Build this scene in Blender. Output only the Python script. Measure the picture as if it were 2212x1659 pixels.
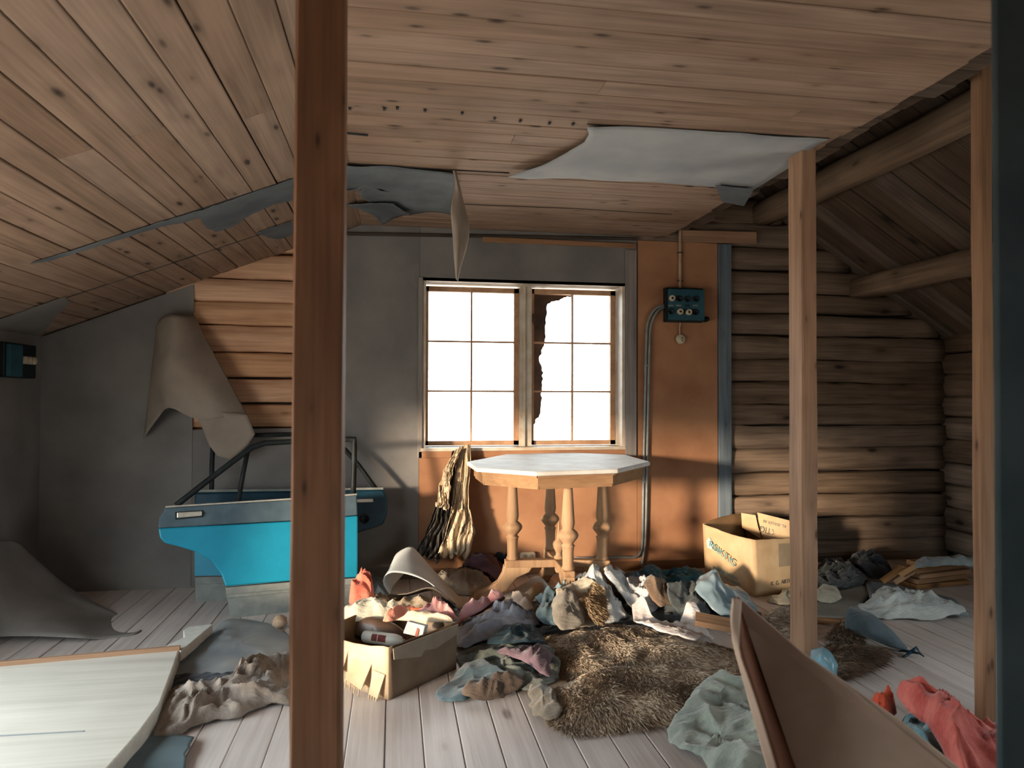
import bpy, bmesh, math, random
import numpy as np
from mathutils import Vector, Matrix, noise
for _o in list(bpy.data.objects): bpy.data.objects.remove(_o)
scn = bpy.context.scene
COL = scn.collection

# ------------------------------------------------------------------ camera
FPX, IW, IH = 1535.0, 2212.0, 1659.0
YAW, PIT, ROL, EYEZ = math.radians(9.43), math.radians(0.88), math.radians(0.19), 1.2
_f = np.array([math.sin(YAW)*math.cos(PIT), math.cos(YAW)*math.cos(PIT), math.sin(PIT)])
_r = np.array([math.cos(YAW), -math.sin(YAW), 0.0])
_u = np.cross(_r, _f)
CR = _r*math.cos(ROL) + _u*math.sin(ROL)
CU = np.cross(CR, _f)
EYE = np.array([0.0, 0.0, EYEZ])
cd = bpy.data.cameras.new('camera'); cam = bpy.data.objects.new('camera', cd); COL.objects.link(cam)
cd.sensor_fit = 'HORIZONTAL'; cd.sensor_width = 36.0; cd.lens = FPX/IW*36.0
cd.clip_start = 0.02; cd.clip_end = 200
M = Matrix.Identity(4)
for i in range(3):
    M[i][0] = CR[i]; M[i][1] = CU[i]; M[i][2] = -_f[i]; M[i][3] = EYE[i]
cam.matrix_world = M
cd.dof.use_dof = True; cd.dof.focus_distance = 4.0; cd.dof.aperture_fstop = 3.2
scn.camera = cam

# ------------------------------------------------------------------ world, sun, exposure
world = bpy.data.worlds.new('world'); scn.world = world; world.use_nodes = True
bg = world.node_tree.nodes['Background']
_t = world.node_tree; _tc = _t.nodes.new('ShaderNodeTexCoord'); _sx = _t.nodes.new('ShaderNodeSeparateXYZ'); _rp = _t.nodes.new('ShaderNodeValToRGB')
_t.links.new(_tc.outputs['Generated'], _sx.inputs[0]); _t.links.new(_sx.outputs[2], _rp.inputs[0]); _t.links.new(_rp.outputs[0], bg.inputs[0])
_rp.color_ramp.elements[0].position = 0.0; _rp.color_ramp.elements[0].color = (0.60, 0.54, 0.46, 1)      # pale ground below the horizon
_rp.color_ramp.elements[1].position = 0.02; _rp.color_ramp.elements[1].color = (0.88, 0.97, 1.0, 1)      # bright overcast sky
bg.inputs[1].default_value = 9.5
scn.view_settings.view_transform = 'Standard'; scn.view_settings.look = 'None'
scn.view_settings.gamma = 1.0; scn.view_settings.use_curve_mapping = False
scn.view_settings.exposure = 0.32
sd = bpy.data.lights.new('sun', 'SUN'); sun = bpy.data.objects.new('sun', sd); COL.objects.link(sun)
sd.energy = 6.5; sd.color = (1.0, 0.78, 0.56); sd.angle = math.radians(5.0)
sdir = Vector((1.0, 0.80, -math.tan(math.radians(5.0))*1.28)).normalized()
sun.rotation_euler = sdir.to_track_quat('-Z', 'Y').to_euler(); sun.location = (-6, -3, 2.5)
def portal(name, loc, rot, sx, sy):
    l = bpy.data.lights.new(name, 'AREA'); o = bpy.data.objects.new(name, l); COL.objects.link(o)
    l.shape = 'RECTANGLE'; l.size = sx; l.size_y = sy; l.cycles.is_portal = True
    o.location = loc; o.rotation_euler = rot
portal('window_daylight_back', (0.88, 4.99, 1.40), (-math.pi/2, 0, 0), 1.36, 1.14)
portal('window_daylight_left', (-2.30, 1.65, 0.79), (0, -math.pi/2, 0), 1.10, 2.74)
portal('added_daylight_front', (1.45, -1.79, 1.45), (math.pi/2, 0, 0), 0.7, 0.7)  # portal for the opening added behind the camera as fill
portal('added_daylight_right', (4.28, 1.6, 0.92), (0, math.pi/2, 0), 0.8, 1.6)  # portal for the opening added in the unseen right wall
try:
    cy = scn.cycles
    cy.max_bounces = 8; cy.diffuse_bounces = 6; cy.transparent_max_bounces = 16
    cy.caustics_reflective = False; cy.caustics_refractive = False
    cy.sample_clamp_indirect = 6.0; cy.use_denoising = True
    cy.use_adaptive_sampling = True; cy.adaptive_threshold = 0.09; cy.adaptive_min_samples = 16
except Exception: pass

# ------------------------------------------------------------------ room dimensions (metres)
YB, XL, XR, YF = 4.70, -2.10, 4.05, -1.6        # gable wall, left knee wall, right wall, wall behind camera
ZC, XC0, XC1 = 2.30, -0.216, 1.86               # flat ceiling height and its two edges
SL = 0.398                                      # slope of the lined left ceiling
SR, ZR = 0.637, 1.65                            # slope of the bare right roof and its height at the right wall

def ray(u, v): return _f + CR*(u-IW/2)/FPX + CU*(IH/2-v)/FPX
def W(u, v, x=None, y=None, z=None, d=None, slope=None):
    D = ray(u, v)
    if x is not None: t = x/D[0]
    elif y is not None: t = y/D[1]
    elif z is not None: t = (z-EYEZ)/D[2]
    elif slope is not None:
        n = np.array([-SL, 0, 1.0]); c = ZC-SL*XC0+slope; t = (c-n@EYE)/(n@D)
    else: t = d
    return Vector(EYE+D*t)

# ------------------------------------------------------------------ helpers: materials
def C(h):
    h = h.lstrip('#'); o = []
    for i in (0, 2, 4):
        c = int(h[i:i+2], 16)/255
        o.append(c/12.92 if c <= 0.04045 else ((c+0.055)/1.055)**2.4)
    return (o[0], o[1], o[2], 1)
class NT:
    def __init__(s, name):
        s.m = bpy.data.materials.new(name); s.m.use_nodes = True
        s.t = s.m.node_tree; s.b = s.t.nodes['Principled BSDF']; s.out = s.t.nodes['Material Output']
    def n(s, typ, **k):
        nd = s.t.nodes.new('ShaderNode'+typ)
        for a, b in k.items(): setattr(nd, a, b)
        return nd
    def l(s, a, b): s.t.links.new(a, b)
    def val(s, sock, v):
        if hasattr(v, 'is_linked'): s.l(v, sock)
        else: sock.default_value = v
    def math(s, op, a, b=0.0, clamp=False):
        nd = s.n('Math', operation=op, use_clamp=clamp); s.val(nd.inputs[0], a); s.val(nd.inputs[1], b); return nd.outputs[0]
    def mix(s, f, a, b):
        nd = s.n('Mix', data_type='RGBA'); s.val(nd.inputs[0], f); s.val(nd.inputs[6], a); s.val(nd.inputs[7], b); return nd.outputs[2]
    def ramp(s, f, stops):
        nd = s.n('ValToRGB'); e = nd.color_ramp.elements
        while len(e) < len(stops): e.new(0.5)
        for el, (p, c) in zip(e, stops):
            el.position = p; el.color = c if isinstance(c, tuple) else (c, c, c, 1)
        s.l(f, nd.inputs[0]); return nd.outputs[0]
    def coords(s, scale=(1, 1, 1), rnd=True):
        tc = s.n('TexCoord').outputs['Object']
        if rnd:
            oi = s.n('ObjectInfo'); cx = s.n('CombineXYZ')
            a = s.math('MULTIPLY', oi.outputs['Random'], 37.0); b = s.math('MULTIPLY', oi.outputs['Random'], 91.0)
            s.l(a, cx.inputs[0]); s.l(b, cx.inputs[1]); s.l(a, cx.inputs[2])
            ad = s.n('VectorMath', operation='ADD'); s.l(tc, ad.inputs[0]); s.l(cx.outputs[0], ad.inputs[1]); tc = ad.outputs[0]
        mu = s.n('VectorMath', operation='MULTIPLY'); s.l(tc, mu.inputs[0]); mu.inputs[1].default_value = scale
        return mu.outputs[0]
    def noise(s, vec, scale, detail=4, rough=0.55, dist=0.0):
        nd = s.n('TexNoise'); nd.inputs['Scale'].default_value = scale; nd.inputs['Detail'].default_value = detail
        nd.inputs['Roughness'].default_value = rough; nd.inputs['Distortion'].default_value = dist
        s.l(vec, nd.inputs['Vector']); return nd.outputs['Fac']
    def bump(s, h, strength=0.3, dist=0.01):
        nd = s.n('Bump'); nd.inputs['Strength'].default_value = strength; nd.inputs['Distance'].default_value = dist
        s.l(h, nd.inputs['Height']); s.l(nd.outputs[0], s.b.inputs['Normal'])
    def done(s, col, rough=0.7, spec=0.3, metal=0.0):
        s.val(s.b.inputs['Base Color'], col); s.val(s.b.inputs['Roughness'], rough)
        s.b.inputs['Specular IOR Level'].default_value = spec; s.b.inputs['Metallic'].default_value = metal
        return s.m

def wood(name, light, dark, knot='#2a1c12', knots=0.5, axis='X', grain=1.0, var=0.25, rough=0.75, bumpy=0.25, kscale=1.0):
    """Sawn timber: grain along one local axis, knots, and a tone of its own for each board."""
    s = NT(name); a = 'XYZ'.index(axis)
    def sc(al, ac): v = [ac]*3; v[a] = al; return tuple(v)
    g1 = s.noise(s.coords(sc(1.1*grain, 22*grain)), 1.0, 3, 0.6, 0.5)
    g2 = s.noise(s.coords(sc(3.0*grain, 90*grain)), 1.0, 1, 0.5)
    bl = s.noise(s.coords((1, 1, 1)), 2.3, 2)
    f = s.math('ADD', s.math('MULTIPLY', g1, 0.6), s.math('ADD', s.math('MULTIPLY', g2, 0.25), s.math('MULTIPLY', bl, 0.35)))
    col = s.ramp(f, [(0.38, C(dark)), (0.72, C(light))])
    vo = s.n('TexVoronoi'); vo.inputs['Scale'].default_value = 1.0
    s.l(s.coords(sc(3.6*kscale, 10.0*kscale)), vo.inputs['Vector'])
    kn = s.noise(s.coords((9, 9, 9)), 1.0, 0)
    kd = s.math('ADD', vo.outputs['Distance'], s.math('MULTIPLY', kn, 0.22))
    cs = s.n('SeparateColor'); s.l(vo.outputs['Color'], cs.inputs[0])
    on = s.math('GREATER_THAN', cs.outputs[0], 1.0-knots)
    kf = s.math('MULTIPLY', s.ramp(kd, [(0.17, 1.0), (0.30, 0.0)]), on)
    halo = s.math('MULTIPLY', s.ramp(kd, [(0.22, 0.45), (0.55, 0.0)]), on)
    col = s.mix(halo, col, C(dark)); col = s.mix(s.math('MULTIPLY', kf, 0.85), col, C(knot))
    oi = s.n('ObjectInfo'); hs = s.n('HueSaturation')
    s.l(s.math('ADD', s.math('MULTIPLY', oi.outputs['Random'], var), 1.0-var/2), hs.inputs['Value'])
    s.l(s.math('ADD', s.math('MULTIPLY', oi.outputs['Random'], -var*0.8), 1.0+var*0.4), hs.inputs['Saturation'])
    s.l(col, hs.inputs['Color'])
    s.bump(s.noise(s.coords(sc(2.0*grain, 60*grain)), 1.0, 1), bumpy, 0.004)
    return s.done(hs.outputs[0], rough, 0.25)

def flat(name, c1, c2=None, scale=6.0, rough=0.8, spec=0.25, bump=0.15, bscale=60.0, metal=0.0, detail=3, lo=0.35, hi=0.65, bdist=0.003, sub=0.0):
    """Two tones mottled by noise, with fine relief: paper, board, paint, cloth."""
    s = NT(name)
    col = C(c1) if c2 is None else s.ramp(s.noise(s.coords(), scale, detail), [(lo, C(c1)), (hi, C(c2))])
    if bump: s.bump(s.noise(s.coords(), bscale, 1), bump, bdist)
    if sub:
        s.b.inputs['Sheen Weight'].default_value = sub
    return s.done(col, rough, spec, metal)

def cloth_mat(name, c1, c2=None, stripe=None, rough=0.95, scale=9.0, weave=260.0, sheen=0.25, axis=0, freq=60.0):
    s = NT(name)
    col = s.ramp(s.noise(s.coords(), scale, 3), [(0.38, C(c1)), (0.66, C(c2 or c1))])
    if stripe:
        sx = s.n('SeparateXYZ'); s.l(s.coords(rnd=False), sx.inputs[0])
        w = s.math('SINE', s.math('MULTIPLY', s.math('ADD', sx.outputs[axis], s.math('MULTIPLY', s.noise(s.coords(), 4.0, 2), 0.12)), freq))
        col = s.mix(s.math('GREATER_THAN', w, 0.35), col, C(stripe))
    h = s.math('ADD', s.math('MULTIPLY', s.noise(s.coords(), weave, 0), 0.25), s.noise(s.coords((9, 42, 24)), 1.0, 1, 0.5, 1.2))
    s.bump(h, 0.55, 0.012)
    s.b.inputs['Sheen Weight'].default_value = sheen
    return s.done(col, rough, 0.12)

# ------------------------------------------------------------------ helpers: objects
def tag(o, label=None, cat=None, group=None, kind=None):
    if label: o['label'] = label
    if cat: o['category'] = cat
    if group: o['group'] = group
    if kind: o['kind'] = kind
    return o
def thing(name, loc, label, cat, group=None):
    o = bpy.data.objects.new(name, None); COL.objects.link(o); o.location = loc
    o.empty_display_size = 0.1
    return tag(o, label, cat, group)
def mesh_obj(name, verts, faces, mat, parent=None, smooth=False, world=True):
    me = bpy.data.meshes.new(name); me.from_pydata([tuple(v) for v in verts], [], faces); me.update()
    if mat: me.materials.append(mat)
    if smooth: me.polygons.foreach_set('use_smooth', [True]*len(me.polygons))
    o = bpy.data.objects.new(name, me); COL.objects.link(o)
    if parent is not None:
        o.parent = parent
        if world:
            q = parent; off = Vector((0, 0, 0))
            while q is not None: off += Vector(q.location); q = q.parent
            o.location = -off
    return o
def solid(o, t, offset=0.0):
    m = o.modifiers.new('thickness', 'SOLIDIFY'); m.thickness = t; m.offset = offset; return o
def subsurf(o, n=1):
    m = o.modifiers.new('smooth', 'SUBSURF'); m.levels = n; m.render_levels = n; return o
def bevel(o, w, seg=2):
    m = o.modifiers.new('bevel', 'BEVEL'); m.width = w; m.segments = seg; m.limit_method = 'ANGLE'; return o

def frame_from(p0, p1, up):
    x = (Vector(p1)-Vector(p0)).normalized(); up = Vector(up)
    y = up.cross(x).normalized(); z = x.cross(y)
    R = Matrix((x, y, z)).transposed().to_4x4(); R.translation = Vector(p0); return R
def board(name, p0, p1, w, t, up, mat, parent=None, ch=0.004, wob=0.0, seed=0, nseg=1, rnd=0.0):
    """A length of timber from p0 to p1: local X is its length, Y its width, Z its thickness (up)."""
    Mx = frame_from(p0, p1, up); L = (Vector(p1)-Vector(p0)).length
    if rnd > 0:                                     # hewn log: rounded section
        K = 10; sec = []
        for k in range(K):
            a = 2*math.pi*(k+0.5)/K; c, s_ = math.cos(a), math.sin(a); e = 2.0/(2+rnd*3)
            sec.append((math.copysign(abs(c)**e, c)*w/2, math.copysign(abs(s_)**e, s_)*t/2))
    else:
        a, b, h = w/2, t/2, min(ch, t*0.3)
        sec = [(-a+h, -b), (a-h, -b), (a, -b+h), (a, b-h), (a-h, b), (-a+h, b), (-a, b-h), (-a, -b+h)]
    K = len(sec); vs, fs = [], []
    for i in range(nseg+1):
        x = L*i/nseg
        for k, (y, z) in enumerate(sec):
            d1 = wob*noise.noise((x*1.3+seed*7.1, k*0.35, seed)); d2 = wob*noise.noise((x*1.3+seed*3.7+50, k*0.35, seed+9))
            e = wob*0.6*noise.noise((x*5+seed*2.2, k*1.1, seed+3))
            vs.append((x, y+d1+e*(1 if y > 0 else -1), z+d2+e*(1 if z > 0 else -1)))
    for i in range(nseg):
        for k in range(K):
            k2 = (k+1) % K; fs.append((i*K+k, i*K+k2, (i+1)*K+k2, (i+1)*K+k))
    fs.append(tuple(range(K))[::-1]); fs.append(tuple(nseg*K+k for k in range(K)))
    o = mesh_obj(name, vs, fs, mat, None, smooth=rnd > 0)
    if parent is not None:
        o.parent = parent; q = parent; off = Vector((0, 0, 0))
        while q is not None: off += Vector(q.location); q = q.parent
        Mx.translation = Mx.translation-off
    o.matrix_basis = Mx
    return o
class MB:
    """Collects boxes, tubes and lathes into one mesh."""
    def __init__(s): s.v = []; s.f = []
    def box(s, a, b):
        (x0, y0, z0), (x1, y1, z1) = a, b; n = len(s.v)
        s.v += [(x0, y0, z0), (x1, y0, z0), (x1, y1, z0), (x0, y1, z0), (x0, y0, z1), (x1, y0, z1), (x1, y1, z1), (x0, y1, z1)]
        s.f += [tuple(n+i for i in q) for q in ((3, 2, 1, 0), (4, 5, 6, 7), (0, 1, 5, 4), (1, 2, 6, 5), (2, 3, 7, 6), (3, 0, 4, 7))]
        return s
    def tube(s, pts, r, K=10, caps=True):
        pts = [Vector(p) for p in pts]; n = len(s.v); rs = r if isinstance(r, (list, tuple)) else [r]*len(pts)
        ref = Vector((0.13, 0.27, 0.95))
        for i, p in enumerate(pts):
            t = (pts[min(i+1, len(pts)-1)]-pts[max(i-1, 0)]).normalized()
            if abs(t.dot(ref)) > 0.95: ref = Vector((1, 0.1, 0.05))
            a = t.cross(ref).normalized(); b = t.cross(a)
            ref = -a.cross(t) if False else ref
            for k in range(K):
                an = 2*math.pi*k/K; s.v.append(tuple(p+(a*math.cos(an)+b*math.sin(an))*rs[i]))
        for i in range(len(pts)-1):
            for k in range(K):
                k2 = (k+1) % K; s.f.append((n+i*K+k, n+i*K+k2, n+(i+1)*K+k2, n+(i+1)*K+k))
        if caps:
            s.f.append(tuple(n+k for k in range(K))[::-1]); m = n+(len(pts)-1)*K; s.f.append(tuple(m+k for k in range(K)))
        return s
    def lathe(s, prof, c, axis='Z', K=20):
        n = len(s.v); c = Vector(c)
        for (r, h) in prof:
            for k in range(K):
                a = 2*math.pi*k/K; x, y = r*math.cos(a), r*math.sin(a)
                p = {'Z': (x, y, h), 'Y': (x, h, y), 'X': (h, x, y)}[axis]; s.v.append(tuple(c+Vector(p)))
        for i in range(len(prof)-1):
            for k in range(K):
                k2 = (k+1) % K; s.f.append((n+i*K+k, n+i*K+k2, n+(i+1)*K+k2, n+(i+1)*K+k))
        m = n+(len(prof)-1)*K
        s.f.append(tuple(n+k for k in range(K))[::-1]); s.f.append(tuple(m+k for k in range(K)))
        return s
    def prism(s, poly, off):
        n = len(s.v); K = len(poly); off = Vector(off)
        s.v += [tuple(p) for p in poly]+[tuple(Vector(p)+off) for p in poly]
        s.f.append(tuple(range(n, n+K))[::-1]); s.f.append(tuple(range(n+K, n+2*K)))
        for k in range(K):
            k2 = (k+1) % K; s.f.append((n+k, n+k2, n+K+k2, n+K+k))
        return s
    def build(s, name, mat, parent=None, smooth=False):
        o = mesh_obj(name, s.v, s.f, mat, parent, smooth)
        bm = bmesh.new(); bm.from_mesh(o.data); bmesh.ops.recalc_face_normals(bm, faces=bm.faces); bm.to_mesh(o.data); bm.free()
        return o
def catmull(pts, n=6, closed=True):
    pts = [Vector(p) for p in pts]; K = len(pts); out = []
    for i in range(K if closed else K-1):
        g = (lambda j: pts[j % K]) if closed else (lambda j: pts[max(0, min(K-1, j))])
        p0, p1, p2, p3 = g(i-1), g(i), g(i+1), g(i+2)
        for k in range(n):
            t = k/n
            out.append(0.5*((2*p1)+(p2-p0)*t+(2*p0-5*p1+4*p2-p3)*t*t+(3*p1-p0-3*p2+p3)*t**3))
    if not closed: out.append(pts[-1])
    return out
def linear(pts, n=6, closed=True):
    pts = [Vector(p) for p in pts]; K = len(pts); out = []
    for i in range(K if closed else K-1):
        a, b = pts[i], pts[(i+1) % K]
        for k in range(n): out.append(a.lerp(b, k/n))
    if not closed: out.append(pts[-1])
    return out
def patch(name, bound, mat, parent=None, rings=14, fn=None, jag=0.0, jfreq=25.0, seed=0, thick=0.002, smooth=True, normal=None):
    """A sheet filled in from its outline towards its centre; fn(p, r) may shift each point."""
    N = len(bound); c = sum((Vector(b) for b in bound), Vector())/N; vs = []
    bound = [Vector(b) for b in bound]
    if jag:
        for i in range(N):
            d = (bound[i]-c).normalized()
            nz = noise.noise(bound[i]*jfreq+Vector((seed, seed*2, 0)))+0.5*noise.noise(bound[i]*jfreq*2.7+Vector((seed, 5, 0)))
            bound[i] = bound[i]+d*nz*jag
    vs.append(c.copy())
    for j in range(1, rings+1):
        r = (j/rings)**0.8
        for b in bound: vs.append(c.lerp(b, r))
    if fn:
        vs = [fn(v, 0.0 if i == 0 else (((i-1)//N+1)/rings)**0.8) for i, v in enumerate(vs)]
    fs = [(0, 1+k, 1+(k+1) % N) for k in range(N)]
    for j in range(rings-1):
        a, b = 1+j*N, 1+(j+1)*N
        for k in range(N):
            k2 = (k+1) % N; fs.append((a+k, b+k, b+k2, a+k2))
    o = mesh_obj(name, vs, fs, mat, parent, smooth)
    if thick: solid(o, thick)
    return o
def torn_sheet(name, pts, mat, off, parent=None, jag=0.006, jfreq=30.0, seed=0, sub=6):
    """A flat torn sheet of any outline with a ragged edge; off is its thickness as a vector."""
    B = linear(pts, sub); N = len(B); out = []
    for i in range(N):
        t = (B[(i+1) % N]-B[i-1]).normalized(); d = t.cross(Vector(off)).normalized()
        out.append(B[i]+d*jag*(noise.noise(B[i]*jfreq+Vector((seed, 0, 3)))+0.6*noise.noise(B[i]*jfreq*2.9+Vector((7, seed, 0)))))
    return MB().prism(out, off).build(name, mat, parent)
def grid_sheet(name, fn, nu, nv, mat, parent=None, thick=0.003, smooth=True):
    vs = [fn(i/nu, j/nv) for j in range(nv+1) for i in range(nu+1)]
    fs = [(j*(nu+1)+i, j*(nu+1)+i+1, (j+1)*(nu+1)+i+1, (j+1)*(nu+1)+i) for j in range(nv) for i in range(nu)]
    o = mesh_obj(name, vs, fs, mat, parent, smooth)
    if thick: solid(o, thick)
    return o
def loft(name, curves, n, mat, parent=None, thick=0.003, nu=28):
    """A sheet through several polylines, smoothed both ways."""
    cs = []
    for c in curves:
        c = catmull(c, 10, closed=False); L = len(c)-1
        cs.append([c[min(L, int(round(L*i/nu)))] for i in range(nu+1)])
    rows = []
    cols = [catmull([cs[j][i] for j in range(len(cs))], n, closed=False) for i in range(nu+1)]
    nv = len(cols[0])-1
    return grid_sheet(name, lambda a, b: cols[int(round(a*nu))][int(round(b*nv))], nu, nv, mat, parent, thick)
def text_obj(name, body, size, mat, origin, right, upv, parent, extrude=0.0004, align='CENTER'):
    cu = bpy.data.curves.new(name, 'FONT'); cu.body = body; cu.size = size; cu.extrude = extrude; cu.align_x = align; cu.align_y = 'CENTER'
    tmp = bpy.data.objects.new(name+'_t', cu); COL.objects.link(tmp)
    dg = bpy.context.evaluated_depsgraph_get(); me = bpy.data.meshes.new_from_object(tmp.evaluated_get(dg)); bpy.data.objects.remove(tmp)
    r = Vector(right).normalized(); u = Vector(upv); u = (u-r*u.dot(r)).normalized(); n = r.cross(u)
    R = Matrix((r, u, n)).transposed().to_4x4(); R.translation = Vector(origin)
    me.transform(R); me.materials.clear(); me.materials.append(mat)
    o = bpy.data.objects.new(name, me); COL.objects.link(o)
    if parent is not None:
        o.parent = parent; q = parent; off = Vector((0, 0, 0))
        while q is not None: off += Vector(q.location); q = q.parent
        o.location = -off
    return o
# ------------------------------------------------------------------ materials of the place
M_ceil = wood('ceiling_pine', '#9c826e', '#6f5a4a', '#2e2018', knots=0.55, var=0.16, bumpy=0.15, kscale=1.6)
M_ceil2 = wood('slope_pine', '#9c8471', '#6d5a4c', '#221a16', knots=0.55, var=0.24, bumpy=0.15, kscale=1.5)
M_log = wood('gable_log_pine', '#d3ab8a', '#a0765a', '#33231a', knots=0.25, var=0.22, bumpy=0.5)
M_logd = wood('weathered_log', '#857261', '#463a30', '#1c1512', knots=0.3, var=0.35, bumpy=0.7)
M_roof = wood('weathered_roof_board', '#655648', '#352c27', '#171210', knots=0.3, var=0.5, bumpy=0.6)
M_beam = wood('purlin_pine', '#86705a', '#524233', '#221812', knots=0.35, var=0.2, bumpy=0.5)
M_floor = wood('painted_floor_board', '#d9d2ce', '#bdb1ab', '#8a7a72', knots=0.05, var=0.13, bumpy=0.2, rough=0.42)
M_postd = wood('dark_post_pine', '#7e5a42', '#583d2c', '#1d120c', knots=0.8, var=0.1, bumpy=0.3, kscale=1.9)
M_postl = wood('pale_post_pine', '#a37f62', '#785a44', '#2c1c12', knots=0.6, var=0.2, bumpy=0.3, kscale=1.8)
M_paper = flat('grey_building_paper', '#6f6d6b', '#7f7d7a', 3.0, bump=0.25, bscale=45)
M_paperd = flat('grey_paper_scrap', '#545b60', '#666d71', 5.0, bump=0.2, bscale=50)
M_hard = flat('orange_hardboard', '#92674b', '#a87c5b', 3.2, rough=0.7, bump=0.1, detail=6)
M_blind = flat('hidden_backing', '#3a332c', '#4a4038', 4.0)
M_white = flat('white_window_paint', '#cfc8bb', '#b9a994', 9.0, rough=0.5)
M_trim = wood('grey_painted_trim', '#8d8782', '#66605d', '#3a3432', knots=0.15, var=0.1, axis='Z')
M_putty = flat('orange_muntin', '#a98263', '#c29c7c', 12.0, rough=0.6)
M_batten = wood('blue_grey_batten', '#6f7b84', '#454f57', '#22292e', knots=0.3, var=0.1)

# ------------------------------------------------------------------ floor
rng = random.Random(4)
fl = MB().box((XL-0.25, YF-0.2, -0.16), (XR+0.25, YB+0.3, -0.034)).build('floor', M_blind); tag(fl, kind='structure')
x = 0.626-0.13*21
while x < XR+0.1:
    cuts = [YF]+sorted(rng.uniform(-1, 4.4) for _ in range(rng.choice((1, 1, 2))))+[YB+0.02]
    for a, b in zip(cuts, cuts[1:]):
        if b-a < 0.05: continue
        board('floor_plank', (x+0.065, a+0.001, -0.0165+rng.uniform(-.001, .001)), (x+0.065, b-0.001, -0.0165+rng.uniform(-.001, .001)), 0.1275, 0.033, (0, 0, 1), M_floor, fl, ch=0.003)
    x += 0.13

# ------------------------------------------------------------------ gable wall with log courses
WX0, WX1, WZ0, WZ1 = 0.205, 1.545, 0.850, 1.950
wb = MB()
wb.box((XL-0.25, YB+0.12, -0.15), (WX0-0.02, YB+0.29, 4.0)).box((WX1+0.02, YB+0.12, -0.15), (XR+0.25, YB+0.29, 4.0))
wb.box((WX0-0.02, YB+0.12, -0.15), (WX1+0.02, YB+0.29, WZ0-0.02)).box((WX0-0.02, YB+0.12, WZ1+0.02), (WX1+0.02, YB+0.29, 4.0))
wall_back = tag(wb.build('wall_back', M_blind), kind='structure')
course = []                                          # heights of the joints between logs
for v in (925, 872, 817, 761, 702, 650, 602): course.append(W(520, v, y=YB).z)
zs = [course[0]-0.166*k for k in range(6, 0, -1)]+course
while zs[-1] < 2.95: zs.append(zs[-1]+0.166)
for i, (a, b) in enumerate(zip(zs, zs[1:])):
    zc = (a+b)/2
    xr = min(XR, XR-(b-0.1-ZR)/SR)
    if b < 2.45 and a > course[0]-0.2:
        x0 = -1.40
        if x0 < -0.5:
            board('log', (x0, YB+0.075, zc), (-0.40, YB+0.075, zc+rng.uniform(-.004, .004)), b-a-0.004, 0.15, (0, -1, 0), M_log, wall_back, wob=0.010, seed=i, nseg=8, rnd=1.3)
    if xr > 2.2:
        x0 = 2.26 if b < 2.20 else 1.5
        board('log', (x0, YB+0.075, zc), (xr+0.02, YB+0.075, zc+rng.uniform(-.01, .01)), b-a-0.002, 0.15, (0, -1, 0), M_logd, wall_back, wob=0.016, seed=i+40, nseg=14, rnd=1.2)
# grey paper and hardboard that still cover the logs
def lining(name, pts, t, mat, y=YB-0.012):
    return MB().prism([Vector((a, y, b)) for a, b in pts], (0, t, 0)).build(name, mat, wall_back)
zl = course[0]+0.0
lining('paper_lining', [(XL, 0), (-1.235, 0), (-1.235, ZC-SL*(XC0+1.235)-0.01), (XL, ZC-SL*(XC0-XL)-0.01)], 0.004, M_paper)
lining('paper_lining', [(-1.233, 0), (-0.48, 0), (-0.48, zl), (-1.233, zl-0.01)], 0.004, M_paper)
lining('paper_lining', [(-0.478, 0), (0.162, 0), (0.162, ZC), (XC0, ZC), (-0.478, ZC-SL*0.262-0.01)], 0.004, M_paper)
lining('paper_lining', [(0.164, WZ1), (1.65, WZ1), (1.65, ZC), (0.164, ZC)], 0.004, M_paper)
lining('paper_lining', [(WX1+0.03, 0.78), (1.65, 0.78), (1.65, WZ1-0.001), (WX1+0.03, WZ1-0.001)], 0.006, M_paper)
lining('hardboard_panel', [(0.164, 0.06), (1.652, 0.06), (1.652, 0.784), (0.164, 0.784)], 0.006, M_hard)
lining('hardboard_panel', [(1.655, 0.06), (2.242, 0.06), (2.242, 2.27), (1.655, 2.27)], 0.006, M_hard, YB-0.014)
tag(board('batten', (2.294, YB-0.015, 0.20), (2.294, YB-0.015, 2.265), 0.095, 0.03, (0, -1, 0), M_batten, wall_back, wob=0.003, nseg=10), 'blue-grey painted upright batten')
def lath(u0, v0, u1, v1, h, mat, t=0.02):
    a, b = W(u0, v0, y=YB-0.02), W(u1, v1, y=YB-0.02)
    return board('lath', a, b, h, t, (0, -1, 0), mat, wall_back)
lath(1042, 517, 1372, 531, 0.034, M_postl); lath(1470, 510, 1632, 514, 0.085, M_postl, 0.03)
lath(745, 505, 1375, 516, 0.020, M_blind)

# ------------------------------------------------------------------ the other walls
LY0, LY1, LZ0, LZ1 = 0.28, 3.02, 0.24, 1.34          # daylight opening of the knee wall
wl = MB().box((XL-0.2, YF-0.2, -0.15), (XL, LY0, 1.9)).box((XL-0.2, LY1, -0.15), (XL, YB+0.25, 1.9))
wl.box((XL-0.2, LY0, -0.15), (XL, LY1, LZ0)).box((XL-0.2, LY0, LZ1), (XL, LY1, 1.9))
wall_left = tag(wl.build('wall_left', M_paper), kind='structure')
wf = MB().box((XL-0.25, YF-0.2, -0.15), (1.1, YF, 4.0)).box((1.8, YF-0.2, -0.15), (XR+0.25, YF, 4.0)).box((1.1, YF-0.2, -0.15), (1.8, YF, 1.1)).box((1.1, YF-0.2, 1.8), (1.8, YF, 4.0)); tag(wf.build('wall_front', M_paper), kind='structure')
RY0, RY1, RZ0, RZ1 = 0.8, 2.4, 0.52, 1.32
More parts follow.
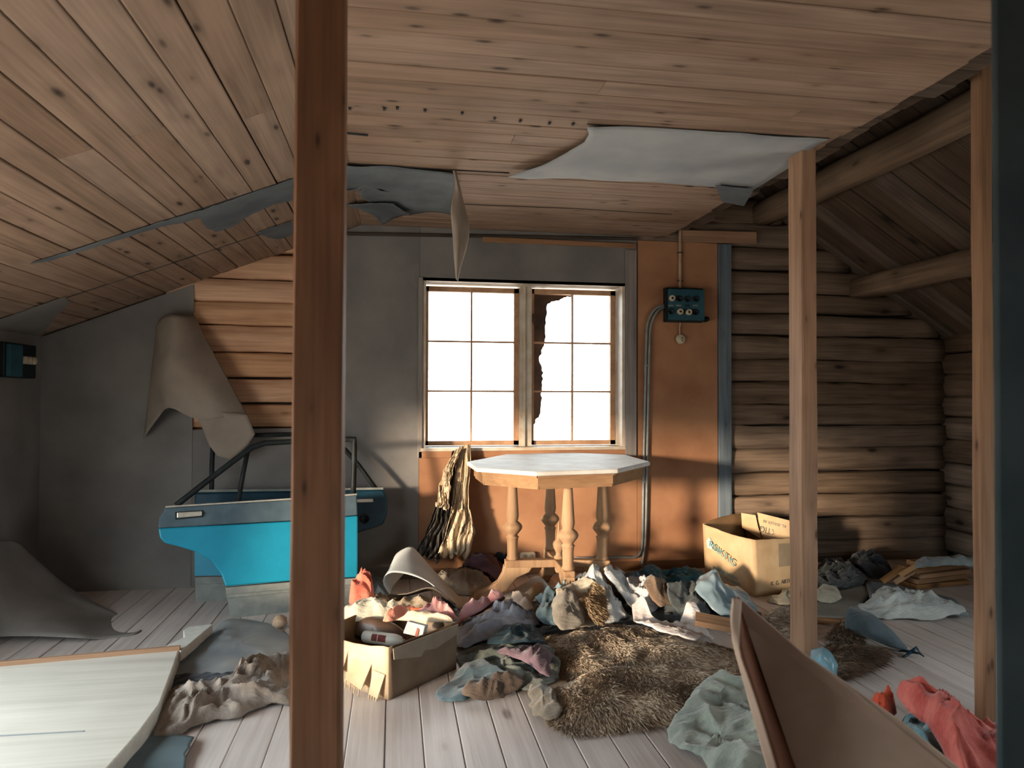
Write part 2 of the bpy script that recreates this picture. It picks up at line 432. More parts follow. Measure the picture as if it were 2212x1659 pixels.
wr = MB().box((XR+0.12, YF-0.2, -0.15), (XR+0.25, RY0, 1.9)).box((XR+0.12, RY1, -0.15), (XR+0.25, YB+0.25, 1.9)).box((XR+0.12, RY0, -0.15), (XR+0.25, RY1, RZ0)).box((XR+0.12, RY0, RZ1), (XR+0.25, RY1, 1.9))
wr = tag(wr.build('wall_right', M_blind), kind='structure')
for i, (a, b) in enumerate(zip(zs, zs[1:])):
    if a > 1.62: break
    zc = (a+b)/2+0.06
    cut = zc+0.085 > RZ0 and zc-0.085 < RZ1
    for (ya, yb) in (((YF, RY0), (RY1, YB+0.05)) if cut else ((YF, YB+0.05),)):
        board('log', (XR+0.075, ya, zc), (XR+0.075, yb, zc), b-a+0.006, 0.15, (-1, 0, 0), M_logd, wr, wob=0.016, seed=i+80, nseg=14, rnd=0.8)

# ------------------------------------------------------------------ ceiling: flat boards and the lined left slope
ceil = tag(MB().box((XC0-0.02, YF, ZC+0.03), (XC1-0.06, YB+0.1, ZC+0.045)).build('ceiling', M_blind), kind='structure')
y = 2.161-0.113*33; k = 0
while y < YB:
    w = min(0.113, YB+0.02-y); zz = ZC+0.011+rng.uniform(-.0015, .0015)
    cuts = [XC0]+([rng.uniform(0.3, 1.6)] if rng.random() < 0.35 else [])+[XC1+rng.uniform(-.012, .012)]
    for a, b in zip(cuts, cuts[1:]):
        board('ceiling_plank', (a+.0008, y+w/2, zz), (b-.0008, y+w/2, zz), w-rng.choice((0.0015, 0.003, 0.004, 0.006)), 0.022, (0, 0, -1), M_ceil, ceil, ch=0.003)
    y += 0.113; k += 1
# upper layer of boards that reaches past the edge of the lower one
y = YF
while y < YB:
    w = rng.uniform(0.10, 0.15)
    board('upper_board', (1.45, y+w/2, ZC+0.062+rng.uniform(-.006, .006)), (2.03+rng.uniform(-.03, .03), y+w/2, ZC+0.062), w-0.006, 0.026, (0, 0, -1), M_roof, ceil, ch=0.002)
    y += w
nrm = Vector((SL, 0, -1)).normalized()
cs_ = MB().prism([(XL-0.15, YF, ZC-SL*(XC0-XL+0.15)+0.03), (XC0+0.02, YF, ZC+0.03), (XC0+0.02, YF, ZC+0.06), (XL-0.15, YF, ZC-SL*(XC0-XL+0.15)+0.06)], (0, YB+0.1-YF, 0))
cslope = tag(cs_.build('ceiling_slope', M_blind), kind='structure')
xs = XC0; wx = 0.1085
while xs > XL-0.1:
    xm = xs-wx/2; zm = ZC-SL*(XC0-xm)+0.012+rng.uniform(-.0015, .0015)
    j = rng.choice((2.5, 2.5, 2.63, 2.72, None, 1.4))
    cuts = [YF]+([j] if j else [])+([rng.uniform(3.2, 3.5)] if rng.random() < 0.3 else [])+[YB+0.02]
    for a, b in zip(cuts, cuts[1:]):
        board('ceiling_plank', (xm, a+.001, zm), (xm, b-.001, zm), wx*1.076-rng.choice((0.002, 0.003, 0.004, 0.006)), 0.022, nrm, M_ceil2, cslope, ch=0.003)
    xs -= wx
# bare roof on the right, outer roof on the left
XRG = 0.85; zr = lambda x: ZR+SR*(XR-x)
ro = MB().prism([(XRG, YF-0.2, zr(XRG)+0.04), (XR+0.25, YF-0.2, zr(XR+0.25)+0.04), (XR+0.25, YF-0.2, zr(XR+0.25)+0.09), (XRG, YF-0.2, zr(XRG)+0.09)], (0, YB+0.5-YF, 0))
ro.prism([(XRG, YF-0.2, zr(XRG)+0.04), (XL-0.25, YF-0.2, 1.75), (XL-0.25, YF-0.2, 1.82), (XRG, YF-0.2, zr(XRG)+0.11)], (0, YB+0.5-YF, 0))
roof = tag(ro.build('roof', M_blind), kind='structure')
y = YF; up = Vector((-SR, 0, -1)).normalized()
while y < YB+0.1:
    w = rng.uniform(0.13, 0.2); dz = rng.choice((0, 0, -0.018))+rng.uniform(-.004, .004)
    board('roof_board', (XRG+0.02, y+w/2, zr(XRG+0.02)+0.02+dz), (XR+0.1, y+w/2+rng.uniform(-.02, .02), zr(XR+0.1)+0.02+dz), w-rng.choice((.004, .008, .014)), 0.025, up, M_roof, roof, ch=0.002)
    y += w
pu = board('roof_purlin', (2.60, YF, 2.50), (2.60, YB+0.1, 2.50), 0.17, 0.15, (0, 0, 1), M_beam, None, wob=0.012, seed=3, nseg=20, rnd=0.9)
tag(pu, 'long pale round log beam under the bare roof boards, upper of the two', 'beam', 'purlins under the bare roof')
pu = board('roof_purlin', (3.36, YF, 1.985), (3.36, YB+0.1, 1.985), 0.17, 0.15, (0, 0, 1), M_beam, None, wob=0.014, seed=8, nseg=20, rnd=0.9)
tag(pu, 'lower dark log beam under the bare roof near the right wall', 'beam', 'purlins under the bare roof')

# ------------------------------------------------------------------ the window in the gable
win = thing('window_1', (0.875, YB+0.14, WZ0), None, None); tag(win, kind='structure')
YS = YB+0.145
def glass_mat():
    s = NT('dusty_window_glass'); tr = s.n('BsdfTransparent'); gl = s.n('BsdfGlossy'); gl.inputs['Roughness'].default_value = 0.05
    fr = s.n('Fresnel'); mx = s.n('MixShader'); s.l(fr.outputs[0], mx.inputs[0]); s.l(tr.outputs[0], mx.inputs[1]); s.l(gl.outputs[0], mx.inputs[2])
    d = s.n('BsdfDiffuse'); d.inputs[0].default_value = C('#b08058')
    g = s.n('TexCoord').outputs['Object']; sx = s.n('SeparateXYZ'); s.l(g, sx.inputs[0])
    low = s.ramp(s.math('DIVIDE', sx.outputs[2], 2.0), [(0.45, 1.0), (0.62, 0.0)])
    n1 = s.noise(s.coords((30, 30, 10), rnd=False), 1.0, 8, 0.75)
    f = s.math('MULTIPLY', s.ramp(n1, [(0.55, 0.0), (0.64, 1.0)]), s.math('MULTIPLY', low, 0.55))
    m2 = s.n('MixShader'); s.l(f, m2.inputs[0]); s.l(mx.outputs[0], m2.inputs[1]); s.l(d.outputs[0], m2.inputs[2])
    s.l(m2.outputs[0], s.out.inputs[0]); return s.m
M_glass = glass_mat()
# deep reveal boards, sill, casing
rv = MB().box((WX0-0.02, YB-0.012, WZ0-0.02), (WX0, YB+0.29, WZ1+0.02)).build('jamb', M_white, win)
MB().box((WX1, YB-0.012, WZ0-0.02), (WX1+0.02, YB+0.29, WZ1+0.02)).build('jamb', M_white, win)
MB().box((WX0-0.02, YB-0.012, WZ1), (WX1+0.02, YB+0.29, WZ1+0.02)).build('head', M_white, win)
MB().box((WX0-0.03, YB-0.03, WZ0-0.02), (WX1+0.02, YB+0.29, WZ0)).build('sill', M_white, win)
bevel(MB().box((WX0-0.045, YB-0.024, 0.785), (WX1+0.05, YB-0.008, WZ0-0.021)).build('apron_board', M_hard, win), 0.003)
bevel(MB().box((WX0-0.05, YB-0.024, 0.785), (WX0-0.021, YB-0.008, WZ1+0.02)).build('casing', M_trim, win), 0.003)
bevel(MB().box((WX1+0.021, YB-0.026, 0.785), (WX1+0.10, YB-0.008, WZ1+0.25)).build('casing', M_trim, win), 0.003)
mull0, mull1 = W(1121, 800, y=YS).x, W(1146, 800, y=YS).x
MB().box((mull0, YB+0.10, WZ0), (mull1, YB+0.24, WZ1)).box((mull0+0.02, YB+0.085, WZ0), (mull0+0.034, YB+0.10, WZ1)).build('mullion', M_white, win)
def sash(x0, x1, ys):
    st = 0.034; z0, z1 = WZ0+0.004, WZ1-0.012
    m = MB().box((x0, ys, z0), (x0+st*0.6, ys+0.04, z1)).box((x1-st, ys, z0), (x1, ys+0.04, z1)).box((x0, ys, z0), (x1, ys+0.04, z0+st*0.9)).box((x0, ys, z1-st), (x1, ys+0.04, z1))
    sh = m.build('sash', M_putty, win)
    gx0, gx1, gz0, gz1 = x0+st*0.6, x1-st, z0+st*0.9, z1-st
    xm = (gx0+gx1)/2
    MB().box((xm-0.006, ys+0.004, gz0), (xm+0.006, ys+0.034, gz1)).build('muntin', M_putty, sh)
    for k in (1, 2):
        zz = gz0+(gz1-gz0)*k/3
        MB().box((gx0, ys+0.006, zz-0.006), (gx1, ys+0.032, zz+0.006)).build('muntin', M_putty, sh)
    for i in range(2):
        for k in range(3):
            a = gx0+(gx1-gx0)*i/2; b = gx0+(gx1-gx0)*(i+1)/2; c0 = gz0+(gz1-gz0)*k/3; c1 = gz0+(gz1-gz0)*(k+1)/3
            MB().box((a, ys+0.018, c0), (b, ys+0.021, c1)).build('pane', M_glass, sh)
sash(WX0+0.004, mull0-0.001, YS); sash(mull1+0.001, WX1-0.004, YS-0.015)
lt = MB().box((mull1+0.002, YB+0.10, 1.70), (mull1+0.022, YB+0.128, 1.76)); lt.tube([(mull1+0.012, YB+0.105, 1.73), (mull1+0.012, YB+0.085, 1.73), (mull1+0.012, YB+0.08, 1.68)], 0.006)
lt.build('latch', flat('rusty_latch', '#3b2c22', '#5a4433', 30), win)
# frames of the opening behind the photographer's left
w2 = thing('window_2', (XL-0.1, 1.65, LZ0), None, None); tag(w2, kind='structure')
for yy in (LY0+0.02, LY1-0.02): MB().box((XL-0.16, yy-0.02, LZ0), (XL-0.04, yy+0.02, LZ1)).build('jamb', M_white, w2)
MB().box((XL-0.16, LY0, LZ1-0.03), (XL-0.04, LY1, LZ1)).build('head', M_white, w2)
MB().box((XL-0.18, LY0, LZ0), (XL+0.02, LY1, LZ0+0.025)).build('sill', M_white, w2)
MB().box((XL-0.12, 1.63, LZ0), (XL-0.07, 1.67, LZ1)).build('mullion', M_white, w2)

w3 = thing('added_window_front', (1.45, YF-0.1, 1.0), None, None); tag(w3, kind='structure')  # unseen window added behind the camera to give frontal fill light
for xx in (1.12, 1.78): MB().box((xx-0.02, YF-0.16, 1.1), (xx+0.02, YF-0.06, 1.8)).build('jamb', M_white, w3)
for zz in (1.12, 1.78): MB().box((1.1, YF-0.15, zz-0.015), (1.8, YF-0.08, zz+0.015)).build('rail', M_white, w3)
w4 = thing('added_window_right', (XR+0.1, 1.6, RZ0), None, None); tag(w4, kind='structure')  # unseen window added to brighten the floor on the right
for yy in (RY0+0.02, 1.6, RY1-0.02): MB().box((XR+0.02, yy-0.02, RZ0), (XR+0.14, yy+0.02, RZ1)).build('jamb', M_white, w4)
MB().box((XR-0.01, RY0, RZ1-0.03), (XR+0.2, RY1, RZ1)).build('head', M_white, w4); MB().box((XR-0.02, RY0, RZ0), (XR+0.2, RY1, RZ0+0.025)).build('sill', M_white, w4)
tag(MB().box((0.17, YB-0.02, 0.0), (2.25, YB+0.02, 0.062)).build('baseboard_back', wood('skirting_pine', '#8a6446', '#5f432e', knots=0.1)), kind='structure')

# ------------------------------------------------------------------ posts
def post(u0, u1, d, w, dep, z1, mat, label, seed, twist=0.0):
    um = (u0+u1)/2; p = W(um, 853, d=d); x, y = p.x, p.y
    # front face centred on the pixel span; the post is square to the room
    o = board('wooden_post', (x, y+dep/2, 0.0), (x, y+dep/2, z1), w, dep, (0, -1, 0), mat, None, ch=0.006, wob=0.004, seed=seed, nseg=10)
    return tag(o, label, 'post', 'posts under the ceiling')
post(632, 737, 1.50, 0.104, 0.10, ZC-0.0, M_postd, 'dark brown square post nearest the camera, in front of the car doors', 1)
post(1733, 1767, 3.14, 0.072, 0.115, ZC-0.0, M_postl, 'tall square pine post beside the printed cardboard box', 2)
post(2119, 2152, 2.64, 0.056, 0.05, 2.55, M_postl, 'slim pine post rising behind the red garment, against the grey board', 3)
gb = W(2156, 853, d=1.15)
nb = board('board_partition', (gb.x+0.11, gb.y+0.006, 0.0), (gb.x+0.11, gb.y+0.006, 2.29), 0.22, 0.012, (0, -1, 0), flat('teal_grey_painted_board', '#2d383b', '#3c4648', 5, bump=0.3, bscale=90), None, nseg=6)
tag(nb, 'out-of-focus teal-grey board standing at the right edge, nearest the camera', 'board')
# ------------------------------------------------------------------ electrics on the gable wall
M_teal = flat('blue_green_enamel', '#1d4350', '#2b5664', 8, rough=0.5, bump=0.2)
M_black = flat('black_bakelite', '#10181b', '#182226', 8, rough=0.5)
M_porc = flat('yellowed_porcelain', '#c9bfa8', '#b3a88f', 20, rough=0.35, bump=0)
M_cable = flat('beige_cable', '#b7a088', '#9c8468', 12, rough=0.6)
M_steel = flat('dull_grey_conduit', '#8b8f8e', '#767a79', 14, rough=0.45, metal=0.3)
M_chrome = flat('dusty_chrome', '#d6d0c2', '#b8b3a6', 20, rough=0.35, metal=0.6, bump=0.05)
YWF = YB-0.016
def wp(u, v, off=0.0): return W(u, v, y=YWF-off)
a, b = wp(1432, 623), wp(1513, 698)
fb = thing('fuse_box', ((a.x+b.x)/2, YWF, b.z), 'blue-green fuse box with three porcelain fuses on the orange panel', 'fuse box')
bevel(MB().box((a.x, YWF-0.05, b.z), (b.x, YWF, a.z)).build('back_box', M_black, fb), 0.006)
fr = bevel(MB().box((a.x+0.012, YWF-0.085, b.z+0.010), (b.x-0.006, YWF-0.05, a.z-0.012)).build('front_panel', M_teal, fb), 0.005)
yf = YWF-0.085
def on_panel(u, v): p = W(u, v, y=yf); return p
for (u, v) in ((1450.4, 644.5), (1467.9, 673.4), (1486.5, 674.6)):
    p = on_panel(u, v)
    f_ = MB().lathe([(0.0215, 0), (0.0215, -0.018), (0.018, -0.027), (0.012, -0.029), (0.0115, -0.024), (0.0, -0.024)], p, 'Y').build('porcelain_fuse', M_porc, fb, True)
    MB().lathe([(0.007, -0.0245), (0.006, -0.026), (0, -0.026)], p, 'Y', 12).build('fuse_window', M_black, f_)
for (u, v) in ((1467, 645.7), (1484.7, 646), (1503, 645.7), (1448.6, 672.8), (1501.6, 674.6)):
    p = on_panel(u, v)
    MB().lathe([(0.022, 0), (0.022, -0.008), (0.016, -0.009), (0.014, -0.002), (0, -0.002)], p, 'Y').build('empty_fuse_socket', M_black, fb, True)
for u in (1449, 1466, 1484, 1502):
    p = on_panel(u, 660); MB().box((p.x-0.018, yf-0.002, p.z-0.005), (p.x+0.018, yf, p.z+0.005)).build('label_strip', M_steel if u != 1484 else M_black, fb)
p = wp(1523, 690); MB().lathe([(0.02, 0), (0.018, -0.03), (0.008, -0.035), (0.006, -0.06), (0, -0.06)], p, 'Y', 14).build('switch_knob', M_black, fb, True)
pts = [wp(1469, 488, 0.02), wp(1469, 540, 0.012), wp(1469, 580, 0.012), wp(1469, 626, 0.02)]
cb = MB().tube(catmull(pts, 5, False), 0.010).build('power_cable', M_cable, None, True)
tag(cb, 'beige cable running straight up from the fuse box to the ceiling', 'cable')
for v in (546, 607):
    p = wp(1469, v, 0.012); MB().box((p.x-0.016, p.y-0.012, p.z-0.003), (p.x+0.016, YWF, p.z+0.003)).build('cable_clip', M_black, cb)
p = wp(1469, 733, 0.0)
so = thing('round_socket', (p.x, YWF, p.z-0.03), 'round white porcelain socket hanging by a short wire below the fuse box', 'socket')
MB().lathe([(0.034, 0), (0.034, -0.016), (0.028, -0.026), (0.0, -0.028)], p, 'Y', 24).build('socket_body', M_porc, so, True)
for dz in (-.01, .008): MB().lathe([(0.004, -0.0265), (0.004, -0.030), (0, -0.030)], p+Vector((0.004, 0, dz)), 'Y', 8).build('pin_hole', M_black, so)
MB().tube(catmull([wp(1470, 697, 0.03), wp(1468, 708, 0.012), wp(1468.5, 716, 0.01), wp(1469, 725, 0.012)], 5, False), 0.0055).build('wire', M_cable, so, True)
c1 = [(1434, 660), (1420, 664), (1408, 676), (1400, 695), (1396.5, 725), (1393.5, 850), (1391, 980), (1389, 1100), (1388, 1170), (1384, 1192), (1372, 1203), (1340, 1204), (1240, 1206)]
c2 = [(1434, 664), (1424, 669), (1414, 681), (1407, 700), (1403.5, 728), (1400.5, 850), (1398, 980), (1396, 1100), (1394, 1170), (1390, 1200), (1386, 1224)]
o = MB().tube(catmull([wp(u, v, 0.018) for u, v in c1], 6, False), 0.0095, 10).build('conduit_pipe', M_steel, None, True)
tag(o, 'grey conduit beside the window that turns left along the wall behind the table', 'pipe', 'conduits from the fuse box')
for u, v in ((1395, 790), (1390, 1040), (1340, 1204)):
    p = wp(u, v, 0.016); MB().box((p.x-0.013, p.y-0.012, p.z-0.006), (p.x+0.013, YWF, p.z+0.006)).build('pipe_clip', M_steel, o)
o = MB().tube(catmull([wp(u, v, 0.018) for u, v in c2], 6, False), 0.0095, 10).build('conduit_pipe', M_steel, None, True)
tag(o, 'grey conduit beside the window that runs straight down to the floor', 'pipe', 'conduits from the fuse box')
a, b = wp(1122, 1193), wp(1156, 1206)
ds = thing('double_socket', ((a.x+b.x)/2, YWF, b.z), 'white oval double socket low on the orange wall behind the table', 'socket')
bevel(MB().box((a.x, YWF-0.035, b.z-0.02), (b.x, YWF, a.z+0.005)).build('socket_body', M_porc, ds, True), 0.018, 4)
for k in (0.3, 0.7):
    MB().lathe([(0.016, -0.035), (0.014, -0.037), (0.0, -0.037)], (a.x+(b.x-a.x)*k, YWF, (a.z+b.z)/2), 'Y', 16).build('socket_well', M_cable, ds, True)
# second box on the knee wall, left edge of the view
fx = XL+0.0
f2 = thing('fuse_box', (fx, 4.33, 1.28), 'dark fuse box on the left wall with a row of white caps', 'fuse box')
bevel(MB().box((fx, 4.16, 1.285), (fx+0.06, 4.50, 1.475)).build('back_box', M_black, f2), 0.006)
bevel(MB().box((fx+0.06, 4.17, 1.29), (fx+0.085, 4.30, 1.465)).build('front_panel', M_teal, f2), 0.005)
for k in range(3):
    MB().lathe([(0.024, 0), (0.022, 0.02), (0.014, 0.026), (0, 0.027)], (fx+0.06, 4.345+k*0.05, 1.385), 'X', 16).build('porcelain_fuse', M_porc, f2, True)

# ------------------------------------------------------------------ torn dark sheet behind the right sash
pts = [(1146, 629), (1190, 630), (1232, 631), (1233, 641), (1212, 646), (1182, 655), (1178, 690), (1180, 735), (1171, 758), (1166, 775), (1173, 805), (1172, 845), (1168, 890), (1158, 912), (1146, 930), (1146, 850), (1146, 740)]
o = torn_sheet('window_sheet', [W(u, v, y=YB+0.20) for u, v in pts], flat('sooty_brown_felt', '#4a3a30', '#6b594c', 7), (0, 0.004, 0), jag=0.014, jfreq=45)
tag(o, 'ragged dark brown sheet clinging inside the right half of the window', 'torn sheet')

# ------------------------------------------------------------------ octagonal table
M_tbl = wood('table_pine', '#b59472', '#8c6a4e', '#4a2c16', knots=0.12, axis='Z', var=0.05, grain=0.7)
M_tbla = wood('table_apron_pine', '#a3805d', '#7b5a40', '#4a2c16', knots=0.1, axis='X', var=0.05, grain=0.7)
M_tbltop = flat('dusty_glare_table_top', '#dcdad5', '#c9c6c0', 10, rough=0.7, spec=0.2)  # dusty white, with the window's reflection lightened into the colour
tc = Vector((0.951, 4.045, 0)); ZT = 0.815
tbl = thing('octagonal_table', tc, 'octagonal pine table with four turned legs and a dusty top with window glare in its colour', 'table')
octp = [W(u, v, z=ZT) for u, v in ((1009, 997), (1028, 1010), (1158, 1019), (1335, 1013), (1405, 997), (1351, 982), (1234, 977.5), (1093, 981))]
ctr = sum(octp, Vector())/8
bevel(MB().prism([p+Vector((0, 0, -0.024)) for p in octp], (0, 0, 0.024)).build('table_top', M_tbltop, tbl), 0.007, 3)
ins = [ctr+(p-ctr)*0.925 for p in octp]
for k in range(8):
    a, b = ins[k], ins[(k+1) % 8]; d = (b-a).normalized(); nrm_ = Vector((d.y, -d.x, 0))
    if nrm_.dot((a+b)/2-ctr) < 0: nrm_ = -nrm_
    m = MB()
    for (o0, o1, z0, z1) in ((0.0, 0.012, -0.036, -0.024), (-0.01, 0.0, -0.082, -0.036), (-0.022, -0.008, -0.096, -0.080)):
        q = [Vector((p.x, p.y, 0)) for p in (a+nrm_*o1, b+nrm_*o1, b+nrm_*(o0-0.02), a+nrm_*(o0-0.02))]
        m.prism([p+Vector((0, 0, ZT+z0)) for p in q], (0, 0, z1-z0))
    m.build('apron_board', M_tbla, tbl)
MB().prism([ctr+(p-ctr)*0.86+Vector((0, 0, -0.06)) for p in octp], (0, 0, 0.034)).build('under_frame', M_tbla, tbl)
ZX = 0.25
legs = {'l': (0.681, 4.066), 'r': (1.194, 3.985), 'f': (0.941, 3.784), 'b': (0.955, 4.30)}
prof = [(0.034, 0), (0.036, 0.01), (0.030, 0.02), (0.031, 0.10), (0.034, 0.125), (0.038, 0.13), (0.028, 0.14), (0.034, 0.15), (0.054, 0.175), (0.058, 0.19), (0.050, 0.205), (0.030, 0.222), (0.034, 0.235), (0.037, 0.255), (0.034, 0.30), (0.024, 0.455), (0.026, 0.462), (0.037, 0.468), (0.037, 0.485), (0.040, 0.487), (0.040, ZT-0.06-ZX)]
cc = Vector((tc.x, tc.y, ZX))
for key, (x, y) in legs.items():
    MB().lathe(prof, (x, y, ZX), 'Z', 20).build('turned_leg', M_tbl, tbl, True)
    d = (Vector((x, y, ZX))-cc).normalized(); s_ = Vector((-d.y, d.x, 0)); e = (Vector((x, y, ZX))-cc).length+0.045
    q = [cc+s_*0.032, cc+d*e+s_*0.032, cc+d*e-s_*0.032, cc-s_*0.032]
    bevel(MB().prism([p+Vector((0, 0, -0.045)) for p in q], (0, 0, 0.045)).build('cross_rail', M_tbl, tbl), 0.008, 3)
    # scrolled foot: profile in the plane of the rail
    P2 = [(e+0.005, -0.03), (e+0.015, -0.075), (e+0.04, -0.12), (e+0.10, -0.16), (e+0.17, -0.19), (e+0.20, -0.215), (e+0.205, -0.25), (e+0.115, -0.25), (e+0.075, -0.215), (e-0.01, -0.17), (e-0.07, -0.10), (e-0.14, -0.07), (e-0.16, -0.04)]
    ft = MB().prism([cc+d*a_+Vector((0, 0, b_))-s_*0.03 for a_, b_ in P2], s_*0.06).build('scrolled_foot', M_tbl, tbl)
    bevel(ft, 0.006, 2)
    if key == 'f':
        for k in range(4):
            p = cc+d*(e+0.028)+s_*(-0.021+k*0.014)
            MB().tube([p+Vector((0, 0, -0.045)), p+d*0.012+Vector((0, 0, -0.10))], 0.0045, 8).build('reed', M_tbl, ft)
MB().lathe([(0.028, 0), (0.03, 0.012), (0.018, 0.02), (0.017, 0.035), (0.022, 0.045), (0.033, 0.065), (0.036, 0.085), (0.03, 0.10), (0.014, 0.11), (0.013, 0.13), (0.009, 0.15), (0.004, 0.215), (0, 0.22)], cc, 'Z', 18).build('finial', M_tbl, tbl, True)
MB().lathe([(0.0, -0.085), (0.018, -0.08), (0.024, -0.06), (0.02, -0.045), (0.02, -0.03)], cc, 'Z', 16).build('drop_knob', M_tbl, tbl, True)

# ------------------------------------------------------------------ two car doors leaning at the gable wall
M_blue = flat('turquoise_car_paint', '#0e7f9c', '#138aa8', 5, rough=0.42, spec=0.4, bump=0.03)
M_bluegrey = flat('grey_blue_band_paint', '#44555f', '#53666f', 9, rough=0.6, bump=0.05)  # greyer blue for the upper band of the door
M_navy = flat('dark_blue_car_paint', '#13303f', '#1b4052', 7, rough=0.35, bump=0.03)
M_metal = flat('chalky_bare_metal', '#6f7674', '#868b86', 14, rough=0.75, bump=0.2, detail=8)
M_rub = flat('black_rubber_trim', '#14191b', '#20282a', 12, rough=0.6)
M_inner = flat('dark_door_inside', '#2b3133', '#363d3f', 8)
class Leaf:
    """A car door as a plane in the room; P(u, v, off) gives a point on it, off in metres towards the viewer."""
    def __init__(s, A, B, lean):
        s.A = Vector(A); s.t = (Vector(B)-s.A).normalized(); side = Vector((-s.t.y, s.t.x, 0))
        s.up = (Vector((0, 0, 1))+side*lean).normalized(); s.n = s.t.cross(s.up).normalized()
        if s.n.y > 0: s.n = -s.n
    def P(s, u, v, off=0.0):
        D = Vector(ray(u, v)); E = Vector(EYE); t = (s.A+s.n*off-E).dot(s.n)/D.dot(s.n); return E+D*t
def door_part(L, name, pts, off0, off1, mat, par, smooth=0, bev=0.004):
    pp = [L.P(u, v, 0.0) for u, v in pts]
    if smooth: pp = catmull(pp, smooth)
    m = MB().prism([p+L.n*off0 for p in pp], L.n*(off1-off0)).build(name, mat, par)
    if bev: bevel(m, bev, 2)
    return m
L1 = Leaf((-0.852, 4.02, 0), (-0.207, 4.16, 0), 0.16)
d1 = thing('car_door', L1.P(560, 1330), 'turquoise car door with a wheel-arch cut-out leaning behind the dark post', 'car door', 'loose car doors')
arch = [(487, 1266), (478, 1240), (458, 1212), (425, 1192), (390, 1181), (357, 1173), (346, 1162), (341, 1143)]
door_part(L1, 'door_panel', [(342, 1141), (485, 1134), (628, 1126), (772, 1114), (772, 1246), (628, 1254)]+arch[:-1], -0.03, 0.022, M_blue, d1, bev=0.008)
door_part(L1, 'upper_band', [(357, 1097), (628, 1080), (770, 1070), (772, 1113), (628, 1125), (485, 1133), (342, 1141), (344, 1118)], -0.03, 0.016, M_bluegrey, d1, bev=0.007)
door_part(L1, 'window_ledge', [(359, 1093), (628, 1076), (770, 1066), (770, 1070), (628, 1080), (357, 1097)], -0.04, 0.020, M_chrome, d1, bev=0.002)
lp = door_part(L1, 'lower_panel', [(487, 1269), (628, 1257), (772, 1248), (772, 1318), (628, 1330), (498, 1336)], -0.03, 0.004, M_metal, d1)
door_part(L1, 'sill_ridge', [(489, 1284), (628, 1272), (772, 1262), (772, 1268), (628, 1279), (490, 1292)], 0.004, 0.016, M_metal, lp, bev=0.003)
h = door_part(L1, 'handle', [(383, 1107), (437, 1104), (437, 1114), (383, 1119)], 0.016, 0.036, M_chrome, d1, bev=0.004)
door_part(L1, 'handle_recess', [(379, 1106), (439, 1102), (440, 1117), (379, 1123)], 0.0155, 0.0175, M_rub, h, bev=0)
fr_ = [L1.P(u, v, -0.01) for u, v in ((380, 1092), (440, 1045), (500, 999), (545, 966), (572, 957), (628, 954), (700, 951), (766, 948), (765, 1000), (763, 1068))]
MB().tube(linear(fr_, 3, False), 0.016, 8).build('window_frame', M_rub, d1, True)
MB().tube([L1.P(536, 968, -0.01), L1.P(524, 1030, -0.01), L1.P(514, 1086, -0.01)], 0.013, 8).build('window_divider', M_rub, d1, True)
L2 = Leaf((-1.10, 4.36, 0), (-0.207, 4.42, 0), 0.16)
d2 = thing('car_door', L2.P(600, 1305), 'dark blue car door half hidden behind the turquoise one', 'car door', 'loose car doors')
door_part(L2, 'door_panel', [(421, 1064), (628, 1061), (828, 1058), (836, 1075), (836, 1110), (828, 1132), (805, 1141), (775, 1150), (750, 1180), (735, 1235), (628, 1240), (421, 1243)], -0.03, 0.02, M_navy, d2, bev=0.012)
door_part(L2, 'painted_sill', [(422, 1150), (520, 1150), (520, 1242), (422, 1243)], 0.02, 0.024, M_blue, d2, bev=0)
lp = door_part(L2, 'lower_panel', [(421, 1246), (628, 1242), (735, 1238), (730, 1300), (628, 1306), (423, 1311)], -0.03, 0.006, M_metal, d2)
door_part(L2, 'sill_ridge', [(423, 1262), (490, 1260), (490, 1266), (423, 1269)], 0.006, 0.016, M_metal, lp, bev=0)
door_part(L2, 'window_ledge', [(428, 1058), (628, 1056), (828, 1053), (828, 1058), (628, 1061), (426, 1064)], -0.04, 0.024, M_metal, d2, bev=0.002)
door_part(L2, 'handle', [(770, 1078), (805, 1077), (806, 1085), (770, 1086)], 0.02, 0.05, M_chrome, d2, bev=0.004)
o = MB().lathe([(0.03, 0), (0.03, -0.01), (0.022, -0.012), (0.02, -0.004), (0, -0.004)], L2.P(788, 1120, 0.02), 'Y', 20).build('lock_plate', M_rub, d2, True)
fr_ = [L2.P(u, v, -0.01) for u, v in ((457, 1060), (458, 1000), (460, 952), (540, 940), (640, 938), (705, 942), (740, 965), (775, 1005), (812, 1056))]
MB().tube(linear(fr_, 3, False), 0.014, 8).build('window_frame', M_rub, d2, True)

# ------------------------------------------------------------------ printed cardboard box on the right
M_card = flat('pale_cardboard', '#c4ab88', '#b39672', 6, rough=0.85, bump=0.1)
M_cardd = flat('brown_cardboard', '#9c7c58', '#86684a', 6, rough=0.85, bump=0.15)
M_ink = flat('blue_print_ink', '#3f7f8c', '#4f8c96', 40, bump=0)
M_inkd = flat('dark_print_ink', '#4c5a5c', '#5d6764', 40, bump=0)
fbm = Vector((2.128, 3.952, 0)); fbt = Vector((2.109, 3.945, 0.345))
lbm, lbt = Vector((2.02, 4.40, 0.0)), Vector((1.945, 4.275, 0.385))
bbt = Vector((2.335, 4.50, 0.405)); bbm = Vector((2.38, 4.52, 0))
rbm = Vector((2.50, 4.07, 0)); rbt = Vector((2.485, 4.04, 0.335))
bx = thing('cardboard_box', Vector((2.25, 4.24, 0)), 'open pale cardboard box with blue diagonal printing beside the middle post', 'box')
